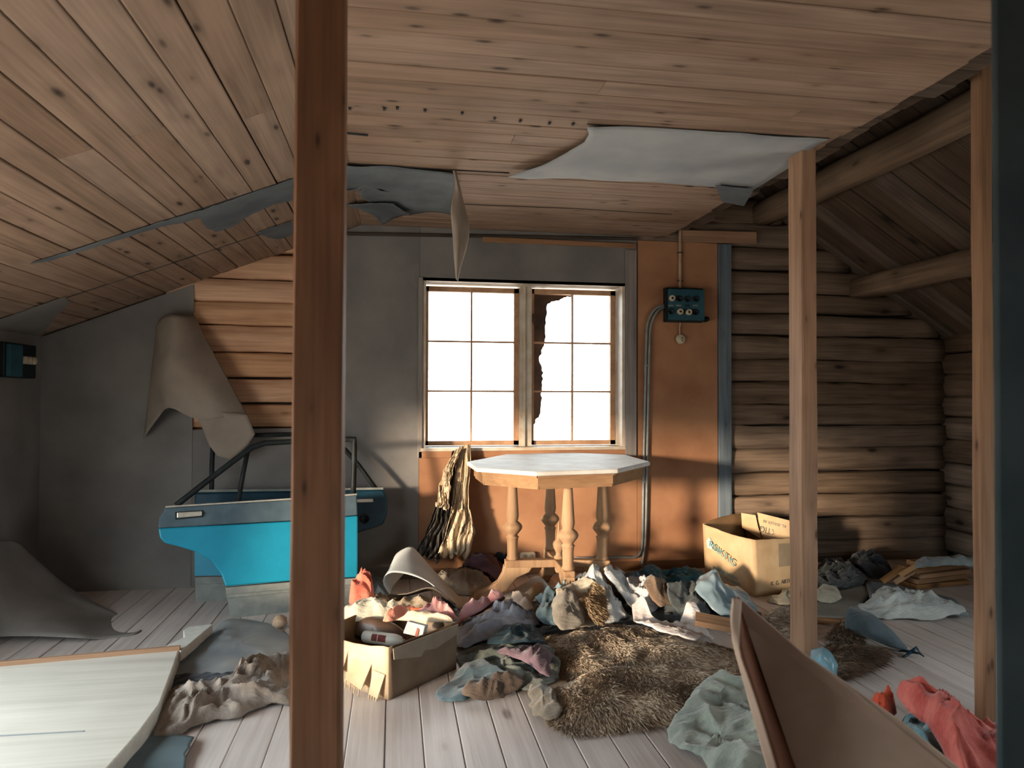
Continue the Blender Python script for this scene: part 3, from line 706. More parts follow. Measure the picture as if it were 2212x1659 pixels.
def wall_panel(name, a0, a1, b1, b0, mat, par, dip=0.0, bow=0.0, t=0.006, seed=0, nu=14, nv=8, side=None):
    n = (a1-a0).cross(b0-a0).normalized()
    def fn(s, t_):
        p = a0.lerp(a1, s).lerp(b0.lerp(b1, s), t_)
        p = p+n*bow*math.sin(math.pi*s)*t_
        if t_ == 1.0: p.z += dip*math.sin(math.pi*s)+0.006*noise.noise((s*6+seed, seed, 0))
        return p
    return grid_sheet(name, fn, nu, nv, mat, par, t)
w1 = wall_panel('side_wall', lbm, fbm, fbt, lbt, M_card, bx, dip=-0.018, bow=-0.015, seed=1)
w2_ = wall_panel('side_wall', fbm, rbm, rbt, fbt, M_card, bx, dip=-0.006, bow=0.0, seed=2)
wall_panel('side_wall', rbm, bbm, bbt, rbt, M_cardd, bx, dip=0.01, seed=3)
wall_panel('side_wall', bbm, lbm, lbt, bbt, M_cardd, bx, dip=0.012, bow=0.0, seed=4)
mesh_obj('bottom', [lbm+Vector((0, 0, .004)), fbm+Vector((0, 0, .004)), rbm+Vector((0, 0, .004)), bbm+Vector((0, 0, .004))], [(0, 1, 2, 3)], M_cardd, bx)
# flap standing at the back with a split, and the print on each face
fl0, fl1 = W(1601, 1108, d=4.75), W(1712, 1124, d=4.50)
flq = [fl0, W(1632, 1113, d=4.68), W(1638, 1140, d=4.66), W(1646, 1165, d=4.62), W(1603, 1140, d=4.72)]
mesh_obj('flap', flq, [(0, 1, 2, 3, 4)], M_card, bx)
fl2 = [W(1636, 1107, d=4.66), W(1712, 1126, d=4.46), W(1712, 1168, d=4.42), W(1648, 1166, d=4.6)]
fo = mesh_obj('flap', fl2, [(0, 1, 2, 3)], M_card, bx); solid(fo, 0.005)
def on_face(a0, a1, b1, b0, s, t): return a0.lerp(a1, s).lerp(b0.lerp(b1, s), t)
nl = (fbm-lbm).cross(lbt-lbm).normalized()
if nl.y > 0: nl = -nl
nr = (rbm-fbm).cross(fbt-fbm).normalized()
if nr.y > 0: nr = -nr
def printed(name, s, face, su, tv, size, ang, mat, lift=0.006):
    q = (lbm, fbm, fbt, lbt) if face == 'l' else (fbm, rbm, rbt, fbt); n = nl if face == 'l' else nr
    r = (q[1]-q[0]).normalized(); u = (q[3]-q[0]); u = (u-r*u.dot(r)).normalized()
    if r.cross(u).dot(n) < 0: r = -r
    ca, sa = math.cos(math.radians(ang)), math.sin(math.radians(ang))
    o = on_face(*q, su, tv)+n*lift+(-(n)*(-0.015*math.sin(math.pi*su)*tv) if face == 'l' else Vector())
    return text_obj(name, s, size, mat, o, r*ca+u*sa, u*ca-r*sa, bx)
printed('printed_word', 'RSIKTIG', 'l', 0.42, 0.60, 0.066, -24, M_ink, 0.009)
printed('printed_line', 'HANDELAGERU', 'l', 0.46, 0.26, 0.032, -6, M_ink, 0.009)
printed('printed_line', 'AS 12 KLUBBER', 'l', 0.50, 0.165, 0.034, -6, M_ink, 0.009)
printed('printed_line', 'K. G. ARTHUR', 'r', 0.60, 0.20, 0.036, 0, M_inkd)
printed('printed_line', 'L', 'r', 0.86, 0.40, 0.07, 0, M_inkd)
q = (fbm, rbm, rbt, fbt)
pn = [on_face(*q, s, t)+nr*0.005 for s, t in ((0.50, 0.48), (0.95, 0.48), (0.95, 0.88), (0.50, 0.90))]
mesh_obj('printed_panel', pn, [(0, 1, 2, 3)], flat('grey_print', '#8f8069', '#9a8b74', 12, bump=0), bx)
tr_ = [on_face(lbm, fbm, fbt, lbt, s, t)+nl*0.005 for s, t in ((0.09, 0.60), (0.20, 0.60), (0.22, 0.70), (0.14, 0.80), (0.07, 0.72))]
mesh_obj('torn_label', tr_, [(0, 1, 2, 3, 4)], flat('white_label_scrap', '#d8d8c8', '#cfcfc0', 12), bx)
rf = (fl2[1]-fl2[0]).normalized(); uf = (fl2[0]-fl2[3]); nf = rf.cross(uf).normalized()
if nf.y > 0: nf = -nf
fc = (fl2[0]+fl2[1]+fl2[2]+fl2[3])/4+nf*0.006
text_obj('printed_word', 'FORSIKTIG', 0.055, M_inkd, fc-uf.normalized()*0.028+rf*0.01, -rf, -uf, bx)
text_obj('printed_line', 'KL. BERGER AS', 0.025, M_inkd, fc+uf.normalized()*0.03, -rf, -uf, bx)

# ------------------------------------------------------------------ cardboard box in the foreground, lower right
M_fcard = flat('dim_brown_cardboard', '#ab9280', '#b89f8c', 5, rough=0.9)
fc_ = thing('cardboard_box', W(1850, 1900, z=0.0), 'out-of-focus brown cardboard box with a folded corner, close to the camera', 'box')
A0, A1 = W(1584, 1292, d=1.64), W(1600, 1296, d=1.66)
le = [A0, W(1580, 1363, d=1.63), W(1605, 1465, d=1.64), W(1657, 1659, d=1.66), W(1722, 1905, z=0.0)]
bi = [A1, W(1598, 1400, d=1.62), W(1629, 1495, d=1.63), W(1679, 1659, d=1.65), W(1742, 1903, z=0.0)]
il = [A1+Vector((0, 0.02, 0)), W(1612, 1350, d=1.74), W(1653, 1480, d=1.78), W(1718, 1659, d=1.80), W(1800, 1880, z=0.0)]
re_ = [A1+Vector((0.006, 0.02, 0)), W(1730, 1407, d=1.72), W(1840, 1484, d=1.74), W(1950, 1561, d=1.75), W(2061, 1650, d=1.76)]
rb_ = [il[0], il[1], il[2], il[3], W(1900, 1890, z=0.0), W(2330, 1880, z=0.0), W(2061, 1650, d=1.76), W(1950, 1561, d=1.75), W(1840, 1484, d=1.74), W(1730, 1407, d=1.72), re_[0]]
loft('corner_strip', [le, bi], 4, M_fcard, fc_, 0.007, 20)
loft('folded_edge', [bi, il], 4, flat('shaded_red_brown_card', '#6b3f28', '#7a4a30', 6), fc_, 0.006, 20)  # shadow of the recess put into this strip's darker colour
c_ = sum(rb_, Vector())/len(rb_)
o = mesh_obj('panel', rb_, [tuple(range(len(rb_)))], M_fcard, fc_); solid(o, 0.012)

# ------------------------------------------------------------------ sheets of grey paper on ceiling and walls
M_pale = flat('pale_grey_paper', '#8f9498', '#a5a8a8', 3, bump=0.15)
def cpt(u, v, dz=-0.004): return W(u, v, z=ZC+dz)
pts = [(1268, 268), (1400, 275), (1600, 287), (1790, 300), (1735, 329), (1703, 362), (1660, 388), (1626, 409), (1545, 401), (1400, 392), (1250, 385), (1180, 379), (1098, 372), (1170, 347), (1225, 323), (1262, 302), (1272, 285)]
def sag(p, r):
    q = p.copy(); q.z -= (1-r*r)*0.012+0.012*abs(noise.noise(p*3.0))
    if p.x < 0.9: q.z -= 0.022*min(1, max(0, (0.9-p.x)/0.25))*r
    return q
o = patch('ceiling_paper', linear([cpt(u, v) for u, v in pts], 5), M_pale, None, 10, sag, thick=0.003)
tag(o, 'large pale grey paper sheet sagging from the flat ceiling', 'paper sheet', 'paper left on the ceiling')
def flapdn(p, r):
    q = p.copy(); q.z -= 0.10*max(0, min(1, (p.y-3.42)/0.35)); return q
pts = [(1545, 401), (1628, 409), (1607, 445), (1585, 441), (1560, 436)]
o = torn_sheet('ceiling_paper', [cpt(u, v, -0.03) for u, v in pts], M_paperd, (0, 0, 0.003))
tag(o, 'small dark paper flap hanging at the ceiling edge near the middle post', 'paper sheet', 'paper left on the ceiling')
pts = [(742, 352), (860, 360), (985, 368), (984, 420), (978, 460), (920, 457), (885, 463), (860, 450), (800, 432), (775, 415), (790, 397), (770, 402), (742, 402)]
def curl(p, r):
    q = p.copy(); q.z -= 0.03*r*max(0, noise.noise(p*4.0)+0.3); return q
o = patch('ceiling_paper', linear([cpt(u, v) for u, v in pts], 6), M_paperd, None, 8, curl, jag=0.012, jfreq=14, thick=0.003)
tag(o, 'torn blue-grey paper on the ceiling right of the dark post', 'paper sheet', 'paper left on the ceiling')
pts = [(745, 442), (800, 434), (850, 435), (885, 455), (850, 470), (828, 480), (805, 462), (775, 448)]
o = patch('ceiling_paper', linear([cpt(u, v, -0.02) for u, v in pts], 6), M_paperd, None, 6, curl, jag=0.008, jfreq=20, thick=0.003)
tag(o, 'narrow ragged paper scrap on the ceiling below the torn blue-grey patch', 'paper sheet', 'paper left on the ceiling')
Lc = [(978, 368), (982, 400), (974, 450), (977, 500), (981, 560), (985, 603)]
Rc = [(985, 368), (1000, 430), (1014, 490), (1008, 535), (996, 575), (989, 607)]
yc = cpt(980, 368).y
yy = [0, -0.01, -0.05, -0.03, -0.02, -0.02]; yr = [0, 0.02, 0.05, 0.06, 0.02, 0.0]
o = loft('paper_strip', [[W(u, v, y=yc+k) for (u, v), k in zip(Lc, yy)], [W((a_[0]+b_[0])/2, (a_[1]+b_[1])/2, y=yc-0.03) for a_, b_ in zip(Lc, Rc)], [W(u, v, y=yc+k) for (u, v), k in zip(Rc, yr)]], 4, flat('warm_grey_paper', '#8f8579', '#a1968a', 5), None, 0.002, 24)
tag(o, 'long torn paper strip dangling from the ceiling in front of the window', 'paper sheet', 'paper left on the ceiling')
def spt(u, v, off=-0.006): return W(u, v, slope=off)
pts = [(66, 569), (200, 527), (350, 478), (432, 455), (520, 425), (632, 386), (632, 432), (590, 441), (545, 461), (500, 490), (465, 500), (444, 490), (432, 468), (400, 479), (350, 488), (300, 503), (200, 535), (110, 562)]
o = torn_sheet('ceiling_paper', [spt(u, v) for u, v in pts], M_paperd, (SL*0.003, 0, -0.003), jag=0.008)
tag(o, 'long torn strip of blue-grey paper across the sloping ceiling', 'paper sheet', 'paper left on the ceiling')
pts = [(-60, 712), (0, 690), (140, 641), (152, 652), (122, 680), (95, 716), (60, 730), (-60, 745)]
o = torn_sheet('ceiling_paper', [spt(u, v) for u, v in pts], M_paper, (SL*0.003, 0, -0.003), jag=0.008)
tag(o, 'grey paper piece low on the sloping ceiling above the left fuse box', 'paper sheet', 'paper left on the ceiling')
pts = [(632, 477), (590, 490), (556, 503), (580, 513), (605, 516), (632, 506)]
o = torn_sheet('ceiling_paper', [spt(u, v) for u, v in pts], M_paperd, (SL*0.003, 0, -0.003), jag=0.008)
tag(o, 'small torn paper scrap on the sloping ceiling beside the dark post', 'paper sheet', 'paper left on the ceiling')
# dark seams where paper edges are tacked, with tack heads
M_seam = flat('dark_paper_edge', '#2a2c2e', '#3a3a3a', 12)
def seam(pts, fn, r=0.0035):
    MB().tube(linear([fn(u, v, -0.001) for u, v in pts], 4, False), 0.0025, 5).build('paper_edge', M_seam, ceil if fn is cpt else cslope, True)
seam([(1268, 268), (1500, 281), (1790, 299)], cpt); seam([(742, 352), (985, 368), (1100, 374)], cpt); seam([(1000, 441), (1250, 451), (1450, 463)], cpt)
seam([(0, 690), (300, 592), (630, 484)], spt); seam([(70, 568), (350, 478), (632, 386)], spt)
for (u, v) in ((757, 232), (832, 233), (860, 231), (920, 236), (1000, 242), (1070, 254), (1126, 259), (1189, 264), (1240, 266)):
    p = cpt(u, v, 0); s_ = rng.uniform(0.006, 0.009)
    MB().box((p.x-s_, p.y-s_*0.6, p.z-0.006), (p.x+s_*0.3, p.y+s_*1.6, p.z)).build('tack', M_seam, ceil)
MB().tube([cpt(742, 287, -0.012), cpt(795, 292, -0.012)], 0.005, 6).build('nail', M_seam, ceil)
# curled sheet peeling from the logs on the left
rows = [[(338, 702, 4.67), (352, 684, 4.62), (375, 680, 4.55), (400, 682, 4.58), (421, 684, 4.66)],
        [(332, 760, 4.67), (345, 742, 4.60), (372, 735, 4.50), (410, 740, 4.52), (448, 738, 4.60)],
        [(322, 850, 4.67), (336, 830, 4.58), (364, 815, 4.46), (428, 818, 4.46), (494, 822, 4.56)],
        [(311, 946, 4.66), (340, 905, 4.56), (366, 881, 4.44), (425, 905, 4.44), (497, 900, 4.48), (536, 900, 4.54)]]
pp = flat('brown_grey_felt_paper', '#7d7369', '#8f857a', 4, bump=0.25)
cr = [[W(u, v, y=y_) for u, v, y_ in r_] for r_ in rows]
rc = thing('peeling_paper', W(400, 985, y=4.5), 'big curled flap of grey felt paper peeling off the log wall at left', 'paper sheet')
loft('curled_sheet', cr, 5, pp, rc, 0.004, 30)
pts = [(425, 903), (470, 888), (534, 896), (551, 938), (536, 960), (498, 993), (470, 985), (452, 962), (440, 930)]
patch('loose_corner', linear([W(u, v, y=4.47) for u, v in pts], 6), pp, rc, 6, None, thick=0.004)

# ------------------------------------------------------------------ large sheets and boards on the left floor
M_lino = flat('grey_floor_covering', '#73706c', '#868380', 3.5, bump=0.2)
cF = [W(-80, 1378, z=0.02), W(60, 1374, z=0.045), W(160, 1377, z=0.035), W(220, 1380, z=0.004), W(285, 1372, z=0.003), W(304, 1362, z=0.005)]
cM = [W(-80, 1290, d=3.38), W(40, 1290, d=3.62), W(130, 1310, d=3.72), W(210, 1330, d=3.78), W(275, 1345, d=3.8), W(306, 1354, d=3.8)]
cT = [W(-80, 1205, d=3.42), W(10, 1215, d=3.70), W(90, 1260, d=3.82), W(170, 1292, d=3.88), W(250, 1325, d=3.88), W(304, 1349, d=3.82)]
cB = [W(-60, 1180, d=3.50), W(30, 1168, d=3.86), W(75, 1205, d=3.95), W(140, 1262, d=4.0), W(215, 1308, d=4.0), W(300, 1345, d=3.86)]
o = loft('floor_covering', [cF, cM, cT, cB], 6, M_lino, None, 0.005, 30)
tag(o, 'big buckled sheet of grey floor covering lying along the left wall', 'floor covering')
M_wb = wood('white_painted_panel', '#d9d6cc', '#bfbcb2', '#8a8578', knots=0.05, axis='X', var=0.02, grain=0.6)
wbp = thing('painted_panel', W(150, 1560, z=0.0), 'white painted panel with a curved edge lying in the left foreground', 'panel')
pts = [(388, 1402), (374, 1443), (346, 1520), (302, 1580), (230, 1662), (150, 1740), (-250, 1740), (-250, 1462), (0, 1438), (200, 1419)]
top = [W(u, v, z=0.075) for u, v in pts]
bevel(MB().prism([p+Vector((0, 0, -0.07)) for p in top], (0, 0, 0.07)).build('panel_board', M_wb, wbp), 0.006, 2)
ea, eb = W(-250, 1458, z=0.08), W(389, 1401, z=0.08)
board('wooden_edge', ea, eb, 0.022, 0.026, (0, 0, 1), M_postl, wbp)
ga, gb_ = W(-100, 1596, z=0.075), W(182, 1580, z=0.075)
board('groove', ga, gb_, 0.008, 0.004, (0, 0, 1), flat('grey_groove', '#8d9496', None), wbp)
pts = [(396, 1361), (408, 1353), (460, 1348), (391, 1406), (350, 1398), (398, 1376)]
top = [W(u, v, z=0.075) for u, v in pts]
o = bevel(MB().prism([p+Vector((0, 0, -0.045)) for p in top], (0, 0, 0.045)).build('foam_offcut', flat('white_foam', '#dfe0d8', '#d2d3cb', 30), None), 0.003)
tag(o, 'white foam board offcut wedged behind the white panel', 'foam board')
bl = MB().lathe([(0.0, -0.032), (0.02, -0.028), (0.036, -0.006), (0.034, 0.018), (0.018, 0.034), (0, 0.037)], W(604, 1345, z=0.034)+Vector((0, 0, 0)), 'Z', 14).build('stone', flat('pale_stone', '#b19c86', '#8f7c6a', 30, bump=0.6, bscale=25), None, True)
for v_ in bl.data.vertices: v_.co += Vector((1, 0.7, 0.7))*0.008*noise.noise(v_.co*40)
tag(bl, 'small round pale stone beside the dark post in front of the car door', 'stone')

# ------------------------------------------------------------------ stack of short boards and offcuts, right rear
M_off = wood('short_board', '#a9825c', '#7c5c40', '#3a281c', knots=0.15, var=0.3)
def offcut(p0, p1, w, t, label, up=(0, 0, 1)):
    return tag(board('board_offcut', p0, p1, w, t, up, M_off, None, ch=0.002, wob=0.002, seed=rng.random()*20, nseg=3), label, 'board', 'stack of short boards')
names = ['lowest', 'second from the bottom', 'third from the bottom', 'fourth from the bottom', 'topmost']
for k in range(5):
    p0 = W(1988+rng.uniform(-14, 10), 1277, z=0.0)+Vector((0.01, 0.08, 0)); dd = Vector((0.42, 0.10+rng.uniform(-.05, .03), 0))
    z = 0.018+k*0.032
    offcut(p0+Vector((0, 0, z)), p0+dd+Vector((0, 0, z)), 0.13, 0.028, 'short board in the stack near the right wall, '+names[k])
for (u0, v0, u1, v1, lb) in ((1905, 1256, 1950, 1226, 'short stick leaning left of the board stack, leftmost'), (1934, 1258, 1975, 1232, 'short stick leaning against the board stack, middle one'), (1945, 1242, 1988, 1216, 'short stick leaning over the board stack, uppermost')):
    offcut(W(u0, v0, z=0.05 if v0 > 1250 else 0.11), W(u1, v1, z=0.14 if v0 > 1250 else 0.20), 0.03, 0.03, lb)
o = board('board_offcut', W(1502, 1336, z=0.13), W(1612, 1358, z=0.10), 0.085, 0.028, (0.1, -0.35, 1), M_off, None, ch=0.003)
tag(o, 'short wooden board lying on the clothes behind the foreground box', 'board')
o = board('board_offcut', W(1760, 1336, z=0.015), W(1850, 1343, z=0.015), 0.10, 0.03, (0, 0, 1), M_off, None, ch=0.003)
tag(o, 'short grey board flat on the floor right of the middle post', 'board')
# ------------------------------------------------------------------ clothes and rags: each lies on what is under it
HX0, HY0, HC = -2.3, 0.8, 0.02
HM = np.zeros((int(6.7/HC), int(4.1/HC)))
def hget(x, y):
    i = min(HM.shape[0]-1, max(0, int((x-HX0)/HC))); j = min(HM.shape[1]-1, max(0, int((y-HY0)/HC))); return HM[i, j]
BASE = HM.copy()
def refresh():
    global BASE
    A = HM.copy()
    for _ in range(2):                               # close the gaps between sample points
        P_ = np.pad(A, 1, mode='edge')
        A = np.maximum.reduce([P_[1:-1, 1:-1], P_[:-2, 1:-1], P_[2:, 1:-1], P_[1:-1, :-2], P_[1:-1, 2:]])
    for _ in range(3):
        P_ = np.pad(A, 1, mode='edge')
        A = sum(P_[i:i+A.shape[0], j:j+A.shape[1]] for i in range(3) for j in range(3))/9
    BASE = A
def hsmooth(x, y):
    fi = min(HM.shape[0]-2.001, max(0, (x-HX0)/HC-0.5)); fj = min(HM.shape[1]-2.001, max(0, (y-HY0)/HC-0.5)); i, j = int(fi), int(fj); a, b = fi-i, fj-j
    return (BASE[i, j]*(1-a)+BASE[i+1, j]*a)*(1-b)+(BASE[i, j+1]*(1-a)+BASE[i+1, j+1]*a)*b
def hput(vs):
    for v in vs:
        i = int((v[0]-HX0)/HC); j = int((v[1]-HY0)/HC)
        if 0 <= i < HM.shape[0]-1 and 0 <= j < HM.shape[1]-1:
            if v[2] > HM[i, j]: HM[i, j] = v[2]
def ridge(x): return (1-min(1, abs(x)*2.2))**1.6
def fold_at(p, ang, f, seed):
    ca, sa = math.cos(ang), math.sin(ang)
    wx = 0.10*noise.noise((p.x*3.1+seed, p.y*3.1, seed*1.7)); wy = 0.10*noise.noise((p.x*3.1, p.y*3.1+seed, seed*0.7+9))
    a = (p.x+wx)*ca+(p.y+wy)*sa; b = -(p.x+wx)*sa+(p.y+wy)*ca
    r1 = ridge(noise.noise((a*f*0.30, b*f, seed*3.3)))
    r2 = ridge(noise.noise(((a*0.6+b*0.8)*f*0.7, (-a*0.8+b*0.6)*f*2.0, seed*5.1)))
    r3 = ridge(noise.noise((a*f*1.6, b*f*2.6, seed*7.7)))
    return r1*0.52+r2*0.34+r3*0.22
def cloth(name, label, cat, poly, h, mat, z0=0.01, zb=None, amp=0.042, f=10.0, ang=0.3, seed=1, jag=0.02, rings=26, seg=8, group='clothes and rags on the floor', pw=3.0, base=None, straight=False, thick=0.004, edge=0.006, put=True, lift=0.0):
    if base is None:
        h *= 0.62; zb = None if zb is None else zb*0.62; refresh()
    vmin, vmax = min(v for u, v in poly), max(v for u, v in poly); zb = h*0.75 if zb is None else zb
    B = [W(u, v, z=z0+(zb-z0)*(vmax-v)/max(1, vmax-vmin)) for u, v in poly]
    B = [Vector((b.x, b.y, 0)) for b in B]
    B = (linear if straight else catmull)(B, seg); N = len(B)
    B = [Vector((min(b.x, XR-0.06), min(b.y, YB-0.06), 0)) for b in B]
    c = sum(B, Vector())/N
    for i in range(N):
        d = (B[i]-c).normalized()*(0.0 if B[i].y > YB-0.09 else 1.0); B[i] = B[i]+d*jag*(1.6*noise.noise(B[i]*9+Vector((seed, 0, 0)))+0.7*noise.noise(B[i]*27+Vector((0, seed, 0))))
    vs = []; fc0 = fold_at(c, ang, f, seed)*0.6+0.15
    def height(p, r):
        bs = (hsmooth(p.x, p.y)*0.92 if base is None else base)+lift
        e = 1-r**pw; fd = fold_at(p, ang, f, seed); wc_ = min(1.0, r/0.16); wc_ = wc_*wc_*(3-2*wc_); fd = fc0+(fd-fc0)*wc_
        z = bs+h*e*(0.62+0.38*fd)+amp*fd*(0.30+0.70*e)+edge*(1.0 if r < 0.999 else 0.3)
        k = 0.35*amp*(0.4+e)*wc_
        return Vector((p.x+k*noise.noise((p.x*11, p.y*11, seed)), p.y+k*noise.noise((p.x*11, p.y*11, seed+20)), z))
    vs.append(height(c, 0.0))
    for j in range(1, rings+1):
        r = (j/rings)**0.85
        for b in B: vs.append(height(c.lerp(b, r), r))
    fs = [(0, 1+k, 1+(k+1) % N) for k in range(N)]
    for j in range(rings-1):
        a_, b_ = 1+j*N, 1+(j+1)*N
        for k in range(N): fs.append((a_+k, b_+k, b_+(k+1) % N, a_+(k+1) % N))
    # normalise winding upward
    n = (vs[fs[0][1]]-vs[fs[0][0]]).cross(vs[fs[0][2]]-vs[fs[0][0]])
    if n.z < 0: fs = [tuple(reversed(q)) for q in fs]
    o = mesh_obj(name, vs, fs, mat, None, True)
    if thick: solid(o, thick, -1)
    if put:
        hput(vs)
    if label: tag(o, label, cat, group)
    return o, vs, fs
def cl(name, label, poly, h, c1, c2, cat='clothing', **k):
    mk = {q: k.pop(q) for q in ('stripe', 'sheen', 'freq', 'axis') if q in k}
    mat = k.pop('mat', None) or cloth_mat(name.replace('_', ' ')+' fabric', c1, c2, **mk)
    return cloth(name, label, cat, poly, h, mat, **k)[0]

# ------------------------------------------------------------------ furs
def fur_mat(name, dark, light):
    s = NT(name); at = s.n('Attribute'); at.attribute_name = 'tone'
    col = s.ramp(at.outputs['Fac'], [(0.05, C(dark)), (0.95, C(light))]); s.done(col, 0.75, 0.25); return s.m
def fur(name, label, poly, h, n, ln, dark, light, seed, flow=(0.6, -0.8), tipdark=0.0, amp=0.03, group='furs and hides', hide='#5a4c40', width=0.0016, z0=0.01, zb=None):
    o, vs, fs = cloth('hide', None, None, poly, h, flat(name+'_hide', hide, '#6b5b4c', 8), amp=amp, f=3.2, seed=seed, rings=16, seg=6, pw=2.4, thick=0.004, zb=zb, z0=z0)
    lo = min(v.z for v in vs); root = thing(name, Vector((vs[0].x, vs[0].y, lo)), label, 'fur', group)
    o.parent = root; o.location = -Vector(root.location)
    rg = np.random.RandomState(seed); V = np.array([tuple(v) for v in vs])
    T = []
    for q in fs:
        T.append(q[:3])
        if len(q) == 4: T.append((q[0], q[2], q[3]))
    T = np.array(T); A, B, Cc = V[T[:, 0]], V[T[:, 1]], V[T[:, 2]]
    nr_ = np.cross(B-A, Cc-A); ar = np.linalg.norm(nr_, axis=1)/2; nr_ = nr_/(np.linalg.norm(nr_, axis=1)[:, None]+1e-9)
    nr_[nr_[:, 2] < 0] *= -1
    ti = rg.choice(len(T), n, p=ar/ar.sum()); a_ = rg.rand(n); b_ = rg.rand(n); fl_ = a_+b_ > 1; a_[fl_] = 1-a_[fl_]; b_[fl_] = 1-b_[fl_]
    P = A[ti]+(B[ti]-A[ti])*a_[:, None]+(Cc[ti]-A[ti])*b_[:, None]; N_ = nr_[ti]
    ph = np.array([noise.noise((p[0]*5, p[1]*5, seed)) for p in P]); pt = np.array([noise.noise((p[0]*9, p[1]*9, seed+7)) for p in P])
    an = math.atan2(flow[1], flow[0])+ph*1.3+rg.randn(n)*0.45
    D = np.stack([np.cos(an), np.sin(an), np.zeros(n)], 1)*(0.75+0.5*rg.rand(n))[:, None]+N_*(0.42+0.45*pt)[:, None]
    D /= np.linalg.norm(D, axis=1)[:, None]
    L = ln*(0.6+0.8*rg.rand(n))*(1+0.5*pt); S = np.cross(D, rg.randn(n, 3)); S /= np.linalg.norm(S, axis=1)[:, None]
    w = width*(0.7+0.6*rg.rand(n))
    P1 = P+D*(L*0.55)[:, None]; D2 = D+np.array([0, 0, -0.55])+rg.randn(n, 3)*0.15; P2 = P1+D2*(L*0.5)[:, None]
    P2[:, 2] = np.maximum(P2[:, 2], 0.004)
    vv = np.empty((n*5, 3)); vv[0::5] = P-S*w[:, None]; vv[1::5] = P+S*w[:, None]; vv[2::5] = P1-S*(w*0.8)[:, None]; vv[3::5] = P1+S*(w*0.8)[:, None]; vv[4::5] = P2
    i0 = np.arange(n)*5
    me = bpy.data.meshes.new('fur_pile')
    loops = np.stack([i0, i0+1, i0+3, i0+2, i0+2, i0+3, i0+4], 1).ravel()
    me.vertices.add(n*5); me.vertices.foreach_set('co', vv.ravel())
    me.loops.add(len(loops)); me.loops.foreach_set('vertex_index', loops)
    me.polygons.add(n*2); st = np.empty(n*2, int); st[0::2] = np.arange(n)*7; st[1::2] = np.arange(n)*7+4
    me.polygons.foreach_set('loop_start', st); 
    try: me.polygons.foreach_set('loop_total', np.tile([4, 3], n))
    except Exception: pass
    me.update(calc_edges=True); me.validate()
    tone = np.clip(0.45+0.45*ph+0.22*rg.randn(n), 0, 1); tv = np.repeat(tone, 5); tv[4::5] = np.clip(tv[4::5]+0.25, 0, 1)
    at = me.attributes.new('tone', 'FLOAT', 'POINT'); at.data.foreach_set('value', tv)
    me.materials.append(fur_mat(name+'_hair', dark, light))
    fo_ = bpy.data.objects.new('fur_pile', me); COL.objects.link(fo_); fo_.parent = root; fo_.location = -Vector(root.location)
    fo_['kind'] = 'stuff'
    hput([(q[0], q[1], q[2]) for q in P1[::3]])
    return root

fur('reindeer_hide', 'big brown-grey fur hide on the floor, the upper one under the white undergarment', [(1162, 1372), (1200, 1352), (1262, 1352), (1330, 1338), (1400, 1352), (1480, 1378), (1570, 1386), (1625, 1420), (1620, 1475), (1500, 1490), (1400, 1482), (1300, 1478), (1225, 1462), (1178, 1420)], 0.09, 52000, 0.034, '#857768', '#d6c4ac', 71, (0.3, -0.9), zb=0.08)
fur('reindeer_hide', 'long brown-grey fur hide on the bare boards, the lower one nearest the camera', [(1192, 1472), (1250, 1452), (1400, 1448), (1550, 1456), (1640, 1480), (1600, 1516), (1500, 1544), (1380, 1562), (1260, 1584), (1212, 1574), (1192, 1535), (1178, 1505)], 0.08, 52000, 0.036, '#807264', '#dcc9b0', 72, (0.1, -1.0), zb=0.08)
# --- carton first: clothes hang over its back edge
M_suncard = flat('torn_sunlit_cardboard', '#cbb79a', '#b99f7c', 7, rough=0.85, bump=0.15)  # carton card with the sunlight of its lit walls in the colour
M_shadecard = flat('shaded_brown_cardboard', '#6b5a4a', '#7d6a58', 6, rough=0.9, bump=0.2)  # same carton, colour darkened for the side turned from the sun
k0, kr = Vector((-0.013, 2.851, 0)), Vector((0.275, 3.13, 0))
klf = Vector((-0.33, 3.16, 0)); kb = kr+(klf-k0)
zt = Vector((0, 0, 0.205))
ct = thing('cardboard_carton', (k0+kb)/2, 'torn open carton of rubbish in front of the clothes, right of the dark post', 'box')
dip = lambda s_: 0.0
wall_panel('side_wall', klf, k0, k0+zt, klf+zt*0.92, M_suncard, ct, dip=-0.01, bow=0.01, seed=11)
wall_panel('side_wall', k0, kr, kr+zt*0.98, k0+zt, M_shadecard, ct, dip=-0.008, bow=-0.02, seed=12)
wall_panel('side_wall', kr, kb, kb+zt, kr+zt*0.98, M_suncard, ct, dip=0.0, seed=13)
wall_panel('side_wall', kb, klf, klf+zt*1.0, kb+zt*1.0, M_cardd, ct, dip=-0.01, seed=14)
mesh_obj('bottom', [k0+Vector((0, 0, .004)), kr+Vector((0, 0, .004)), kb+Vector((0, 0, .004)), klf+Vector((0, 0, .004))], [(0, 1, 2, 3)], M_shadecard, ct)
